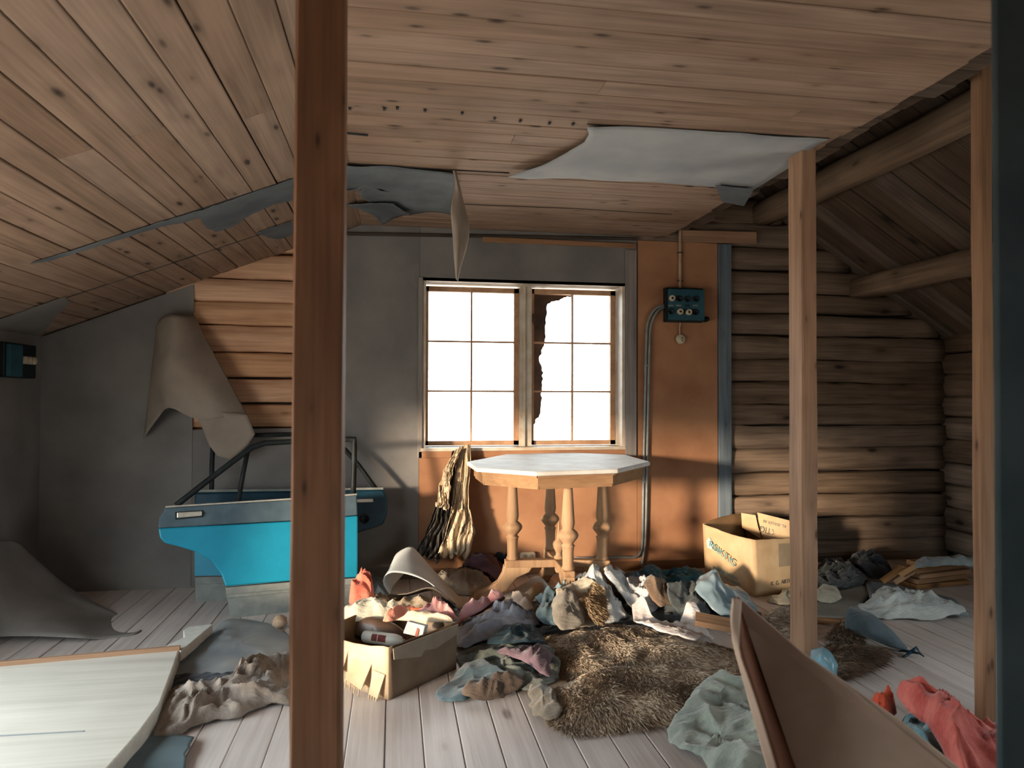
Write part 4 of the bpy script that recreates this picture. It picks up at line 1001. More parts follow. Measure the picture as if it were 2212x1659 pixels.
# dent line, torn flaps on the near faces
nk = (kr-k0).cross(zt).normalized(); nk = -nk if nk.y > 0 else nk
nlk = (k0-klf).cross(zt).normalized(); nlk = -nlk if nlk.y > 0 else nlk
def kp(a, b, s, t, n, off): return a.lerp(b, s)+zt*t+n*off
fp = [kp(k0, kr, s, t, nk, 0.012+0.01*t) for s, t in ((0.0, 1.0), (0.97, 0.98), (0.96, 0.78), (0.62, 0.66), (0.45, 0.72), (0.40, 0.62), (0.02, 0.78))]
o = mesh_obj('torn_lip', fp, [tuple(range(7))], flat('grey_card_lip', '#85786a', '#958877', 8), ct); solid(o, 0.004)
for (s0, s1, t0, t1, lean) in ((0.55, 0.80, 0.15, 0.62, 0.05), (0.82, 0.97, 0.05, 0.50, 0.035), (0.25, 0.5, 0.30, 0.8, 0.03)):
    fp = [kp(klf, k0, s0, t1, nlk, 0.008), kp(klf, k0, s1, t1*0.95, nlk, 0.008), kp(klf, k0, s1-0.03, t0, nlk, lean), kp(klf, k0, s1-0.12, t0+0.04, nlk, lean*1.1), kp(klf, k0, s0+0.02, t0+0.1, nlk, lean)]
    o = mesh_obj('torn_flap', fp, [tuple(range(5))], M_suncard, ct); solid(o, 0.004)
    for q in range(4):
        a_ = fp[4].lerp(fp[2], q/3.5); MB().tube([a_, a_+Vector((0, 0, -0.03))+nlk*0.004], 0.003, 5).build('torn_flute', M_suncard, ct)
HMc = 0.10
# things inside the carton
sh = thing('shoe', W(815, 1350, z=0.12), 'dark brown leather shoe lying in the torn carton', 'shoe')
M_shoe = flat('brown_leather', '#4a372c', '#5c4638', 14, rough=0.4, spec=0.5)
sc_ = W(822, 1364, z=0.13)
def shoe_fn(s, t):
    L = (s-0.5)*0.28; w = 0.05*(math.sin(math.pi*min(1, s*0.97+0.03))**0.45)*(1.0 if s > 0.45 else 0.85)
    a_ = math.pi*t; hh = 0.10*(1-0.45*s)*(math.sin(math.pi*min(0.98, max(0.04, s)))**0.35)
    return sc_+Vector((L*0.80, -L*0.35, 0))+Vector((0.35, 0.8, 0)).normalized()*math.cos(a_)*w+Vector((0, 0, math.sin(a_)*hh-0.02))
grid_sheet('shoe_upper', shoe_fn, 22, 12, M_shoe, sh, 0.003)
def sole_fn(s, t):
    L = (s-0.5)*0.275; w = 0.049*(math.sin(math.pi*min(1, s*0.97+0.03))**0.45)*(2*t-1)
    return sc_+Vector((L*0.80, -L*0.35, 0))+Vector((0.35, 0.8, 0)).normalized()*w+Vector((0, 0, -0.024))
grid_sheet('sole', sole_fn, 20, 4, flat('black_sole', '#1c1917', None), sh, 0.014)
p0_, p1_ = W(786, 1374, z=0.125), W(872, 1386, z=0.14)
tu = thing('plastic_bottle', p0_.lerp(p1_, 0.5)-Vector((0, 0, .04)), 'grey-white plastic bottle with dark red print lying in the torn carton', 'bottle')
MB().tube([p0_.lerp(p1_, t) for t in (0, 0.03, 0.1, 0.75, 0.9, 0.93, 1.0)], [0.018, 0.025, 0.027, 0.027, 0.022, 0.012, 0.012], 18).build('bottle_body', flat('grey_white_plastic', '#b9bab2', '#a5a69f', 10, rough=0.4), tu, True)
dx_ = (p1_-p0_).normalized(); vc_ = (Vector(EYE)-p0_); vc_ = (vc_-dx_*vc_.dot(dx_)).normalized(); vs_ = dx_.cross(vc_)
for t_, r_ in ((0.36, 0.07), (0.55, 0.10)):
    grid_sheet('red_print', lambda a, b, t_=t_, r_=r_: p0_.lerp(p1_, t_+(a-0.5)*2*r_)+(vc_*math.cos((b-0.5)*1.1)+vs_*math.sin((b-0.5)*1.1))*0.0275, 6, 6, flat('dark_red_print', '#5c2222', '#6a3a34', 22), tu, 0.0)
pb = [W(870, 1368, z=0.19), W(880, 1342, z=0.24), W(918, 1352, z=0.23), W(912, 1378, z=0.17)]
pk = thing('paper_packet', sum(pb, Vector())/4-Vector((0, 0, .05)), 'pale blue-grey paper packet standing in the torn carton', 'packet')
n_ = (pb[1]-pb[0]).cross(pb[2]-pb[0]).normalized()
bevel(MB().prism(pb, n_*0.035).build('packet_body', flat('pale_packet', '#b7bcbb', '#a9aeae', 12), pk), 0.003)
MB().prism([pb[3].lerp(pb[2], t)*0.75+pb[0].lerp(pb[1], t)*0.25 for t in (0.0, 0.6)]+[pb[3].lerp(pb[2], t)*0.62+pb[0].lerp(pb[1], t)*0.38 for t in (0.7, 0.0)], -n_*0.0015 if n_.y > 0 else n_*0.036).build('red_stripe', flat('red_stripe', '#a8604e', None), pk)
rl = MB().lathe([(0.0, 0.0), (0.045, 0.0), (0.05, 0.01), (0.05, 0.05), (0.035, 0.075), (0, 0.08)], W(945, 1368, z=0.13), 'Z', 18).build('round_tin', flat('dull_brown_tin', '#6d5c4c', '#7d6b5a', 10, rough=0.5), None, True)
tag(rl, 'dull brown round tin half sunk in the right end of the torn carton', 'tin')
for xx in np.arange(-0.36, 0.30, 0.02):
    for yy_ in np.arange(2.84, 3.45, 0.02):
        q = Vector((xx, yy_, 0)); a_ = (q-k0).dot((kr-k0).normalized()); b_ = (q-k0).dot((klf-k0).normalized())
        if 0 < a_ < (kr-k0).length and 0.12 < b_ < (klf-k0).length: hput([(xx, yy_, 0.12)])

# --- rear clothes near the hanging dress and table
cl('wool_blanket', 'grey-beige blanket heaped under the hanging dress', [(925, 1228), (955, 1207), (1008, 1212), (1050, 1236), (1064, 1266), (1030, 1284), (975, 1278), (938, 1256)], 0.14, '#857d72', '#a79d90', seed=2, ang=0.5, amp=0.04)
cl('purple_sweater', 'purple bundled sweater on the floor against the orange wall', [(990, 1212), (1028, 1196), (1075, 1198), (1094, 1220), (1088, 1254), (1040, 1262), (1003, 1250)], 0.15, '#4c3a47', '#755b67', seed=3, ang=1.2, f=9)
cl('black_rag', 'crumpled black rag on the purple sweater', [(1050, 1200), (1075, 1195), (1090, 1212), (1082, 1234), (1060, 1232)], 0.07, '#15181d', '#23282f', seed=4, f=12, rings=12)
cl('grey_felt_rag', 'dark grey felt rag by the end of the car doors', [(776, 1226), (802, 1240), (832, 1262), (838, 1290), (795, 1296), (774, 1275)], 0.13, '#414a50', '#5b646a', seed=5, ang=-0.7)
cl('cream_bundle', 'cream cloth bundle at the foot of the table', [(1274, 1262), (1296, 1248), (1322, 1260), (1334, 1278), (1290, 1282)], 0.11, '#bdb3a2', '#d6cebf', seed=6, f=10)
cl('grey_shirt', 'mid-grey shirt crumpled beside the table foot', [(1225, 1262), (1260, 1240), (1290, 1252), (1330, 1275), (1318, 1305), (1260, 1300)], 0.10, '#7b8288', '#979da2', seed=7)
cl('denim_trousers', 'faded blue jeans bundled right of the table', [(1335, 1272), (1346, 1250), (1372, 1238), (1402, 1250), (1412, 1272), (1372, 1280)], 0.13, '#3f5566', '#62798a', seed=8, ang=0.9)
cl('teal_sweater', 'dark teal sweater lying against the wall left of the printed box', [(1388, 1250), (1440, 1236), (1500, 1230), (1532, 1240), (1545, 1268), (1500, 1282), (1440, 1278), (1402, 1274)], 0.13, '#163640', '#2f5b68', seed=9, ang=0.1, f=8)
cl('olive_rag', 'olive-grey rag in front of the teal sweater', [(1420, 1282), (1500, 1276), (1535, 1292), (1525, 1322), (1450, 1330), (1405, 1308)], 0.07, '#4a4a43', '#66655c', seed=10, ang=1.0)
# --- middle heap
cl('dark_blanket', 'dark grey blanket spread beneath the heap of clothes', [(1000, 1350), (1100, 1302), (1250, 1288), (1400, 1282), (1540, 1288), (1640, 1320), (1600, 1345), (1450, 1342), (1250, 1352), (1150, 1392), (1050, 1425)], 0.04, '#41494d', '#5a6265', seed=29, amp=0.03)
cl('black_sheet', 'black sheet lying between the rolled grey sheet and the pink towel', [(915, 1300), (950, 1288), (985, 1306), (1003, 1330), (985, 1350), (935, 1330)], 0.03, '#1d2022', '#33363a', seed=39, amp=0.02)
cl('olive_blanket', 'dark grey-green blanket under the blue shirts', [(985, 1420), (1040, 1395), (1120, 1395), (1185, 1415), (1205, 1450), (1190, 1488), (1130, 1490), (1070, 1462), (1010, 1452)], 0.03, '#4e5552', '#6d736c', seed=11, ang=-0.4, amp=0.05, f=8)
cl('blue_grey_sheet', 'blue-grey sheet of cloth on the floor right of the carton', [(950, 1490), (985, 1458), (1030, 1442), (1070, 1462), (1110, 1480), (1060, 1492), (1000, 1512), (960, 1512)], 0.02, '#475d68', '#5d737c', seed=12, amp=0.03, f=5)
cl('brown_cardigan', 'brown cardigan edge on the bare boards below the blue-grey sheet', [(1000, 1506), (1060, 1486), (1115, 1478), (1130, 1490), (1080, 1506), (1030, 1516)], 0.03, '#4d423a', '#65574c', seed=13, rings=12)
cl('plum_scarf', 'plum-coloured scarf beside the fur', [(1075, 1438), (1135, 1424), (1180, 1432), (1196, 1470), (1172, 1478), (1130, 1456)], 0.04, '#56454f', '#7a666f', seed=14, ang=0.2, f=8)
cl('beige_rag', 'beige rag by the left tip of the lower fur', [(1140, 1505), (1165, 1498), (1200, 1520), (1210, 1555), (1180, 1562), (1150, 1540)], 0.015, '#5d584f', '#787165', seed=15, rings=14, amp=0.015)
cl('lavender_shirt', 'lavender-blue shirt spread over the middle of the heap', [(978, 1385), (992, 1350), (1050, 1336), (1072, 1302), (1110, 1300), (1136, 1293), (1158, 1318), (1164, 1352), (1120, 1380), (1060, 1400), (1000, 1412)], 0.15, '#939fb4', '#c6cedc', seed=16, ang=0.35, amp=0.05, f=9, zb=0.15)
cl('navy_rag', 'dark navy rag tucked under the lavender shirt', [(1060, 1412), (1105, 1390), (1158, 1388), (1176, 1410), (1125, 1424), (1065, 1424)], 0.03, '#1c303b', '#2e4854', seed=17, f=9)
cl('beige_bundle', 'beige and pink bundle on the lavender shirt', [(1108, 1345), (1130, 1330), (1150, 1345), (1146, 1368), (1122, 1366)], 0.05, '#b7a08e', '#d8c6b4', seed=18, f=13, rings=12)
cl('pale_blue_shirt', 'pale blue shirt heaped between the table and the fur', [(1150, 1345), (1176, 1316), (1215, 1285), (1252, 1268), (1288, 1272), (1302, 1300), (1290, 1325), (1232, 1335), (1185, 1356)], 0.20, '#9dbbc6', '#c6dee4', seed=19, ang=0.8, amp=0.05, zb=0.15)
cl('teal_grey_shirt', 'grey-teal shirt sleeve below the pale blue shirt', [(1160, 1372), (1172, 1340), (1212, 1330), (1225, 1352), (1200, 1380)], 0.09, '#51666f', '#718790', seed=20, rings=14)
cl('white_sheet', 'white cotton sheet heaped behind the fur', [(1262, 1322), (1275, 1284), (1300, 1290), (1330, 1320), (1356, 1338), (1318, 1358), (1284, 1350)], 0.13, '#b9bfc1', '#dcddd8', seed=21, ang=1.1, amp=0.05)
cl('white_blouse', 'crumpled white blouse nearest the teal sweater', [(1310, 1312), (1344, 1268), (1396, 1270), (1430, 1306), (1404, 1340), (1340, 1338)], 0.17, '#b6bcc1', '#dedfdb', seed=22, ang=-0.5, amp=0.05, zb=0.15)
cl('cream_skirt', 'pleated cream cloth in front of the pale blue shirt', [(1206, 1352), (1235, 1334), (1284, 1336), (1298, 1356), (1262, 1374), (1218, 1372)], 0.04, '#ab9f8a', '#d0c5b0', seed=23, ang=1.4, f=14)
cl('grey_vest', 'grey vest below the cream cloth', [(1190, 1368), (1218, 1352), (1262, 1364), (1250, 1384), (1208, 1388)], 0.06, '#6c675f', '#8c867c', seed=24, rings=14)
cl('brown_rag', 'brown woolly rag right of the white blouse', [(1395, 1332), (1412, 1312), (1440, 1308), (1456, 1322), (1428, 1342)], 0.04, '#6d5846', '#85705c', seed=25, rings=14, f=12)
cl('grey_jumper', 'dark grey jumper behind the short board', [(1440, 1330), (1470, 1300), (1520, 1296), (1545, 1320), (1520, 1346), (1470, 1346)], 0.05, '#3b4244', '#565d5e', seed=26)
cl('plastic_bag', 'blue-grey plastic bag in front of the printed box', [(1504, 1318), (1512, 1292), (1535, 1274), (1562, 1272), (1600, 1276), (1640, 1302), (1600, 1330), (1545, 1342)], 0.14, '#6d828d', '#93a7b0', seed=27, cat='bag', ang=0.7, f=6, mat=flat('blue_grey_plastic', '#6d828d', '#8ea3ad', 6, rough=0.35, spec=0.5))
# --- left heap behind and over the carton
cl('beige_sack', 'beige sack under the coral cloth', [(745, 1330), (760, 1290), (810, 1275), (860, 1285), (930, 1300), (960, 1330), (900, 1345), (820, 1345)], 0.12, '#9c8a72', '#bba88e', seed=30, zb=0.12)
cl('coral_cloth', 'coral-red cloth peaking beside the end of the car door', [(762, 1302), (764, 1268), (772, 1240), (800, 1250), (806, 1272), (796, 1302)], 0.10, '#c9604b', '#e4836b', seed=38, ang=1.4, zb=0.20, z0=0.12, f=9, base=0.10, pw=5, amp=0.06)
cl('orange_scarf', 'bright orange-red scarf under the rolled grey sheet', [(848, 1300), (862, 1286), (892, 1283), (922, 1291), (924, 1304), (880, 1306)], 0.02, '#c9532f', '#e27a50', seed=32, z0=0.14, zb=0.18, f=12, amp=0.02, base=0.09)
cl('lace_tablecloth', 'cream lace tablecloth draped behind the torn carton', [(720, 1322), (738, 1300), (757, 1284), (800, 1280), (862, 1294), (905, 1302), (885, 1318), (838, 1320), (800, 1324), (750, 1328)], 0.06, '#cfc6ae', '#e9e2cc', seed=33, z0=0.20, zb=0.26, amp=0.04, f=10, base=0.16)
cl('peach_dress', 'pale peach dress hanging over the back edge of the carton', [(836, 1326), (868, 1306), (905, 1306), (950, 1320), (986, 1338), (975, 1348), (920, 1332), (870, 1326)], 0.04, '#dcc3a8', '#efe0ca', seed=34, z0=0.20, zb=0.27, amp=0.03, f=6, base=0.20)
cl('coral_ribbon', 'narrow coral strip of cloth lying on the peach dress', [(826, 1352), (838, 1326), (856, 1310), (872, 1308), (866, 1328), (848, 1350)], 0.02, '#d97c63', '#e99a80', seed=35, z0=0.24, zb=0.29, rings=10, base=0.255)
cl('pink_cardigan', 'dusty pink ribbed cardigan right of the peach dress', [(892, 1316), (914, 1294), (936, 1300), (970, 1318), (992, 1340), (962, 1342), (925, 1330)], 0.06, '#b57674', '#d9a6a0', seed=36, z0=0.20, zb=0.27, f=13, ang=0.4, base=0.20)
cl('pink_towel', 'fluffy pink towel between the carton and the lavender shirt', [(984, 1352), (998, 1322), (1040, 1312), (1085, 1308), (1090, 1322), (1060, 1338), (1010, 1352)], 0.10, '#a36c70', '#c9969a', seed=37, z0=0.06, zb=0.12, f=10, sheen=0.8)

# --- lower left rags
cl('grey_paper_sheet', 'large buckled grey sheet on the floor left of the dark post', [(395, 1424), (455, 1362), (482, 1337), (512, 1331), (562, 1338), (602, 1350), (640, 1385), (640, 1420), (585, 1446), (470, 1494), (382, 1466), (370, 1446)], 0.05, '#6f7478', '#8b8f8f', cat='sheet', mat=flat('buckled_grey_sheet', '#868e94', '#aba9a2', 3.0, bump=0.15), seed=40, amp=0.015, f=2.2, pw=2.0, zb=0.03, jag=0.008)
cl('black_cloth', 'black cloth showing between the grey sheet and the brown cloth', [(368, 1462), (420, 1458), (470, 1478), (560, 1452), (600, 1440), (560, 1474), (470, 1500), (372, 1492)], 0.012, '#20242a', '#2f343b', seed=41, amp=0.012, zb=0.03)
cl('brown_tarpaulin', 'grey-brown crumpled cloth in front of the dark post', [(326, 1582), (345, 1520), (372, 1490), (440, 1488), (520, 1462), (580, 1425), (640, 1408), (640, 1500), (580, 1520), (520, 1545), (440, 1560), (380, 1590), (340, 1596)], 0.07, '#766c63', '#9d9389', seed=42, ang=0.45, amp=0.055, f=11, zb=0.05)
o = patch('paper_scrap', linear([W(u, v, z=0.012) for u, v in ((300, 1584), (330, 1572), (380, 1590), (421, 1596), (404, 1628), (398, 1665), (350, 1720), (200, 1720), (240, 1660))], 5), flat('blue_grey_paper', '#55666e', '#66777e', 5), None, 8, lambda p, r: p+Vector((0, 0, 0.012*noise.noise(p*5)+0.004)), jag=0.01, jfreq=25, thick=0.003)
tag(o, 'torn blue-grey paper on the floor beside the white panel', 'paper sheet')
# --- right side rags
o = patch('hardboard_sheet', linear([W(u, v, z=0.03) for u, v in ((1868, 1256), (1900, 1258), (1985, 1278), (2060, 1296), (2078, 1312), (2092, 1328), (1960, 1322), (1880, 1296))], 4), flat('smooth_grey_panel', '#6b777e', '#77838a', 3, rough=0.6), None, 6, None, thick=0.02)
tag(o, 'smooth grey panel lying under the white cloth by the board stack', 'panel')
for v_ in o.data.vertices: hput([(v_.co.x, v_.co.y, 0.04)])
o = patch('hardboard_sheet', linear([W(u, v, z=0.022) for u, v in ((1690, 1322), (1740, 1300), (1800, 1282), (1868, 1264), (1880, 1284), (1832, 1340), (1766, 1336))], 4), flat('dusty_grey_panel', '#7d7c78', '#8b8a84', 4, rough=0.8), None, 6, None, thick=0.02)
tag(o, 'dusty grey panel on the floor just right of the middle post', 'panel')
for v_ in o.data.vertices: hput([(v_.co.x, v_.co.y, 0.035)])
cl('dark_jacket', 'dark jacket heaped behind the middle post in the shadow', [(1752, 1240), (1775, 1206), (1830, 1214), (1862, 1236), (1872, 1264), (1810, 1282), (1765, 1276)], 0.12, '#283033', '#414a4b', seed=50, amp=0.05)
cl('dark_blue_cloth', 'dark blue cloth with a pale streak against the rear log wall', [(1830, 1218), (1850, 1200), (1882, 1197), (1920, 1216), (1925, 1240), (1870, 1250)], 0.13, '#1d2630', '#39434c', seed=51, amp=0.05)
cl('cream_rag', 'cream rag between the printed box and the middle post', [(1664, 1292), (1690, 1278), (1740, 1272), (1762, 1288), (1730, 1310), (1686, 1306)], 0.06, '#ada691', '#cbc5b0', seed=52, rings=14, f=11)
cl('cream_pillow', 'cream pillow just right of the middle post', [(1758, 1300), (1772, 1276), (1810, 1278), (1818, 1292), (1796, 1312)], 0.07, '#aca895', '#c5c1ae', seed=53, cat='pillow', amp=0.015, rings=14)
cl('white_sheet', 'crumpled white sheet on the grey panel near the right wall', [(1850, 1318), (1872, 1302), (1898, 1278), (1925, 1282), (1950, 1290), (1990, 1294), (2040, 1310), (2080, 1320), (2080, 1336), (2020, 1342), (1950, 1336), (1900, 1334)], 0.07, '#abb4b4', '#ccd2cc', seed=54, ang=-0.3, amp=0.045, f=9)
for v_ in [(x_, y_, 0.175) for x_ in np.arange(3.2, 3.75, 0.02) for y_ in np.arange(3.9, 4.2, 0.02)]: hput([v_])
cl('grey_blanket', 'grey blanket thrown over the stack of short boards', [(1972, 1206), (2000, 1198), (2050, 1196), (2118, 1192), (2170, 1200), (2170, 1232), (2118, 1222), (2050, 1214), (2000, 1222), (1980, 1226)], 0.04, '#6f797c', '#8d9697', seed=55, z0=0.18, zb=0.24, base=0.18, amp=0.05, f=5)

# --- red clothes in the right foreground
for q in [(x_, y_, 0.10) for x_ in np.arange(1.3, 2.2, 0.02) for y_ in np.arange(1.3, 2.2, 0.02)]: pass
cl('teal_shirt', 'teal cloth peeping out below the red garment', [(1930, 1560), (1960, 1535), (1990, 1548), (2040, 1600), (2070, 1660), (2060, 1720), (1980, 1720), (1930, 1640)], 0.17, '#4f757d', '#7a9ba0', seed=60, z0=0.01, zb=0.10)
cl('red_sweater', 'rust-red ribbed sweater cuff behind the foreground box', [(1872, 1570), (1876, 1528), (1890, 1516), (1915, 1514), (1932, 1530), (1928, 1565), (1900, 1600)], 0.20, '#b0432e', '#c9593f', seed=61, ang=1.5, f=22, z0=0.01, zb=0.14, amp=0.025)
cl('red_garment', 'large faded red garment heaped at the foot of the slim post', [(1936, 1530), (1960, 1520), (2010, 1510), (2066, 1518), (2100, 1546), (2160, 1556), (2220, 1600), (2220, 1760), (2100, 1760), (2040, 1660), (1985, 1580)], 0.20, '#a8463e', '#cf6f63', seed=68, ang=0.9, amp=0.035, f=8, z0=0.01, zb=0.17, pw=6, jag=0.006)
cl('red_bundle', 'rounded red cloth at the bottom edge left of the foreground box', [(1598, 1668), (1612, 1640), (1640, 1630), (1670, 1640), (1690, 1680), (1660, 1720), (1610, 1712)], 0.08, '#b34a3c', '#cc6452', seed=63, amp=0.015)
cl('felt_blanket', 'grey-green felt blanket in front of the furs', [(1443, 1580), (1478, 1550), (1520, 1516), (1566, 1496), (1618, 1488), (1660, 1520), (1690, 1600), (1700, 1680), (1620, 1720), (1545, 1690), (1526, 1652), (1498, 1630), (1462, 1612)], 0.04, '#7d887f', '#a9b1a3', seed=64, ang=-0.9, amp=0.08, f=6, pw=2.6, thick=0.008, sheen=0.6, straight=True, jag=0.01)

fur('fur_scrap', 'small dark brown fur on the floor right of the middle post', [(1762, 1412), (1800, 1388), (1850, 1396), (1905, 1415), (1890, 1440), (1830, 1462), (1775, 1470)], 0.04, 7000, 0.045, '#4a3f36', '#a08c78', 73, (0.8, -0.5))
fur('fur_scrap', 'small grey-brown fur behind the tip of the foreground box', [(1630, 1345), (1660, 1318), (1700, 1316), (1730, 1340), (1725, 1385), (1690, 1400), (1650, 1385)], 0.08, 6000, 0.035, '#75685b', '#c4b29c', 74, (0.7, -0.5))
fur('fur_collar', 'pale tuft of fur on the white sheet above the big hide', [(1266, 1358), (1282, 1346), (1304, 1352), (1310, 1368), (1288, 1378), (1268, 1370)], 0.005, 2500, 0.03, '#8d7760', '#d2b994', 75, (0.2, -0.9))
cl('white_underwear', 'white undergarment with pink hem lying on the upper fur', [(1362, 1336), (1382, 1318), (1412, 1330), (1440, 1345), (1478, 1342), (1490, 1322), (1516, 1330), (1534, 1362), (1506, 1386), (1450, 1372), (1395, 1358)], 0.03, '#cfc6c4', '#e6dfdb', seed=28, ang=0.1, z0=0.06, zb=0.10, amp=0.03, lift=0.012)
# hat with a fur brim: grey cone, fur, tie
ha = thing('fur_hat', W(1850, 1390, z=0.0), 'grey pointed cap with a fur brim and a knotted tie, on the bare boards', 'hat')
cone = [W(1836, 1338, z=0.10), W(1880, 1352, z=0.10), W(1925, 1380, z=0.055), W(1958, 1402, z=0.012)]
rr = [0.075, 0.070, 0.045, 0.008]
def cone_fn(s, t):
    i = min(2, int(s*3)); k = s*3-i; c = cone[i].lerp(cone[i+1], k); r = rr[i]+(rr[i+1]-rr[i])*k
    d = (cone[3]-cone[0]).normalized(); sd = Vector((-d.y, d.x, 0)).normalized(); up_ = Vector((0, 0, 1))
    a = 2*math.pi*t; p = c+sd*math.cos(a)*r*1.15+up_*math.sin(a)*r*0.8; p.z = max(p.z, 0.004); return p
grid_sheet('cap_cone', cone_fn, 14, 20, cloth_mat('grey cap felt', '#44535a', '#56666d'), ha, 0.004)
kq = W(1968, 1408, z=0.02)
m = MB()
for a in (0.6, 2.0, 3.7, 5.2): m.tube([kq, kq+Vector((math.cos(a)*0.05, math.sin(a)*0.03, 0.012*math.sin(a*3))), kq+Vector((math.cos(a)*0.075, math.sin(a)*0.045, -0.01))], [0.008, 0.006, 0.003], 6)
m.build('knotted_tie', M_navy, ha, True)
r2 = fur('fur_brim', None, [(1792, 1380), (1806, 1348), (1830, 1328), (1856, 1336), (1868, 1372), (1850, 1394), (1812, 1396)], 0.11, 5000, 0.035, '#5f5347', '#b3a08a', 76, (-0.3, -0.8))
for ch in list(r2.children):
    off = Vector(r2.location)-Vector(ha.location); ch.parent = ha; ch.location = Vector(ch.location)+off
    ch.name = 'fur_brim' if ch.name.startswith('fur') else 'brim_hide'
bpy.data.objects.remove(r2)
# blue plastic beside the middle post
lp_ = [[W(1752, 1404, d=3.02), W(1776, 1398, d=3.0), W(1796, 1412, d=2.98), W(1806, 1440, d=2.96), W(1808, 1470, z=0.01)], [W(1748, 1440, d=2.96), W(1768, 1420, d=2.90), W(1785, 1432, d=2.88), W(1795, 1455, d=2.88), W(1798, 1476, z=0.01)], [W(1750, 1478, z=0.01), W(1760, 1470, z=0.02), W(1775, 1476, z=0.02), W(1785, 1482, z=0.01), W(1792, 1486, z=0.01)]]
def plast():
    s = NT('blue_clear_plastic'); s.b.inputs['Transmission Weight'].default_value = 0.35
    return s.done(C('#8fc0d2'), 0.25, 0.5)
o = loft('plastic_wrapper', lp_, 6, plast(), None, 0.002, 24)
for v_ in o.data.vertices: v_.co += Vector((0.0, -1, 0.3)).normalized()*0.02*ridge(noise.noise(v_.co*14))
tag(o, 'pale blue plastic wrapper at the foot of the middle post', 'wrapper')

# ------------------------------------------------------------------ rolled grey sheet behind the carton
M_roll = flat('blue_grey_felt_sheet', '#b4babc', '#c6cac9', 4, bump=0.2)
rs = thing('rolled_sheet', W(930, 1300, z=0.0), 'stiff grey sheet curled open like a shell behind the torn carton', 'sheet')
kA = [W(842, 1283, d=3.86), W(829, 1262, d=3.84), W(832, 1244, d=3.84), W(850, 1236, d=3.84), W(885, 1241, d=3.84), W(925, 1257, d=3.84), W(960, 1286, d=3.86), W(990, 1316, z=0.004)]
kM = [W(850, 1265, d=4.05), W(838, 1240, d=4.0), W(846, 1222, d=4.0), W(862, 1208, d=4.0), W(893, 1213, d=4.0), W(925, 1238, d=4.0), W(960, 1272, d=4.02), W(1000, 1312, z=0.004)]
kB = [W(872, 1240, d=4.3), W(852, 1215, d=4.25), W(858, 1195, d=4.2), W(886, 1181, d=4.15), W(905, 1196, d=4.15), W(930, 1225, d=4.15), W(965, 1262, d=4.15), W(1010, 1308, z=0.004)]
loft('curled_sheet', [kA, kM, kB], 6, M_roll, rs, 0.005, 34)
kC = [W(842, 1285, d=3.86), W(880, 1282, d=3.82), W(920, 1270, d=3.8), W(945, 1275, d=3.8), W(975, 1300, d=3.82)]
kD = [W(860, 1290, d=4.1), W(885, 1286, d=4.06), W(925, 1276, d=4.02), W(950, 1280, d=4.0), W(985, 1306, d=3.95)]
loft('lower_fold', [kC, kD], 4, flat('brown_felt_back', '#5e554c', '#6e655b', 6), rs, 0.005, 20)
# strip of felt and rolled lino under the table
u1_ = [W(1066, 1292, z=0.03), W(1110, 1272, z=0.06), W(1160, 1244, z=0.07), W(1182, 1262, z=0.05)]
u2_ = [W(1080, 1296, z=0.005), W(1120, 1290, z=0.01), W(1170, 1276, z=0.02), W(1190, 1272, z=0.01)]
o = loft('felt_strip', [u1_, u2_], 6, M_roll, None, 0.006, 16); tag(o, 'bent grey felt strip under the table feet', 'felt sheet', 'sheets under the table')
o = MB().tube([W(1130, 1300, z=0.05), W(1165, 1268, z=0.06)], 0.028, 16, False).build('paper_roll', flat('cream_paper_roll', '#b1a793', '#c0b6a2', 8), None, True); solid(o, 0.004)
tag(o, 'short hollow cream paper roll in front of the table feet', 'paper roll')
o = MB().tube([W(1326, 1232, z=0.10), W(1356, 1252, z=0.05)], [0.03, 0.022], 14, False).build('felt_roll', M_roll, None, True); solid(o, 0.004)
tag(o, 'small open grey felt roll right of the table foot', 'felt roll')

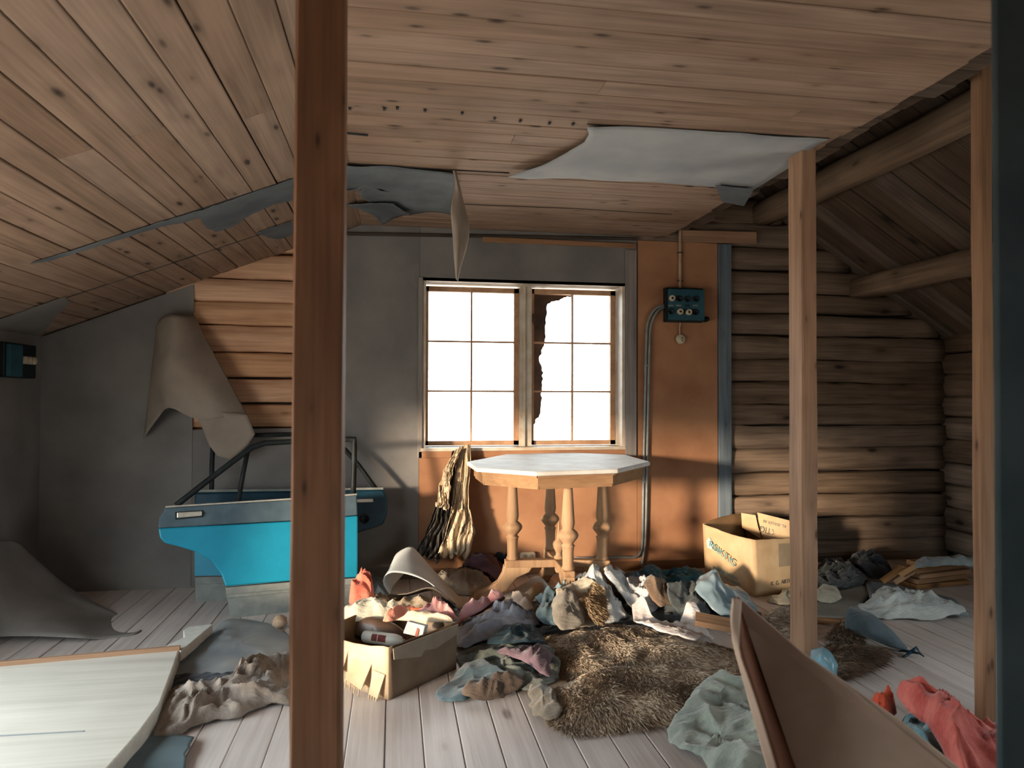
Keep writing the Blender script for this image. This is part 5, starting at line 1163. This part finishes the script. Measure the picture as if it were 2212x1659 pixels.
# ------------------------------------------------------------------ garments hanging from the window sill
def hang(name, L_, R_, y0, mat, label, depth=0.05, folds=5, seed=0, parent=None):
    Ls = catmull([Vector((u, v, 0)) for u, v in L_], 8, False); Rs = catmull([Vector((u, v, 0)) for u, v in R_], 8, False)
    def fn(s, t):
        a_, b_ = Ls[int(round(t*(len(Ls)-1)))], Rs[int(round(t*(len(Rs)-1)))]; q = a_.lerp(b_, s)
        w = s*folds+1.3*noise.noise((s*2.2+seed, t*2.0, seed))
        fd = ridge(noise.noise((w*1.3, t*1.1+seed, 3.1)))*0.6+0.4*ridge(noise.noise((w*3.1, t*2.3, seed+8.2)))
        y = y0-depth*t*0.8-0.02-fd*0.075*(0.25+0.75*t)
        u = q.x+(6*noise.noise((s*4, t*5, seed))+5*noise.noise((s*2, t*9, seed+3)))*(0.3+t)
        v = q.y+(16*noise.noise((s*3.5, seed, 1.0))+8*noise.noise((s*9, seed, 2.0)))*t*t
        return W(u, v, y=y)
    o = grid_sheet(name, fn, 48, 48, mat, parent, 0.003)
    if label: tag(o, label, 'clothing', 'garments hanging from the sill')
    return o
dr = thing('hanging_dress', W(985, 1195, y=4.55), 'cream striped dress hanging from the window sill beside the table', 'clothing', 'garments hanging from the sill')
M_dress = cloth_mat('cream striped dress fabric', '#bda98c', '#d8c7aa', stripe='#a8947a', freq=190)
hang('skirt', [(992, 966), (985, 1010), (975, 1080), (972, 1120), (958, 1170), (940, 1205)], [(1016, 958), (1017, 1000), (1013, 1060), (1016, 1110), (1026, 1150), (1008, 1200)], 4.64, M_dress, None, 0.08, 3, 1, dr)
hang('sleeve', [(984, 972), (962, 1010), (950, 1050), (944, 1095)], [(996, 968), (980, 1010), (972, 1050), (968, 1098)], 4.60, M_dress, None, 0.05, 2, 3, dr)
o = hang('knitted_shawl', [(978, 974), (968, 1010), (948, 1075), (928, 1130), (906, 1175), (896, 1206)], [(994, 970), (984, 1010), (976, 1075), (972, 1130), (958, 1180), (942, 1210)], 4.66, cloth_mat('black knitted fabric', '#16181a', '#34302c', stripe='#4d453b', freq=220), 'black knitted shawl hanging behind the cream striped dress', 0.10, 4, 7)
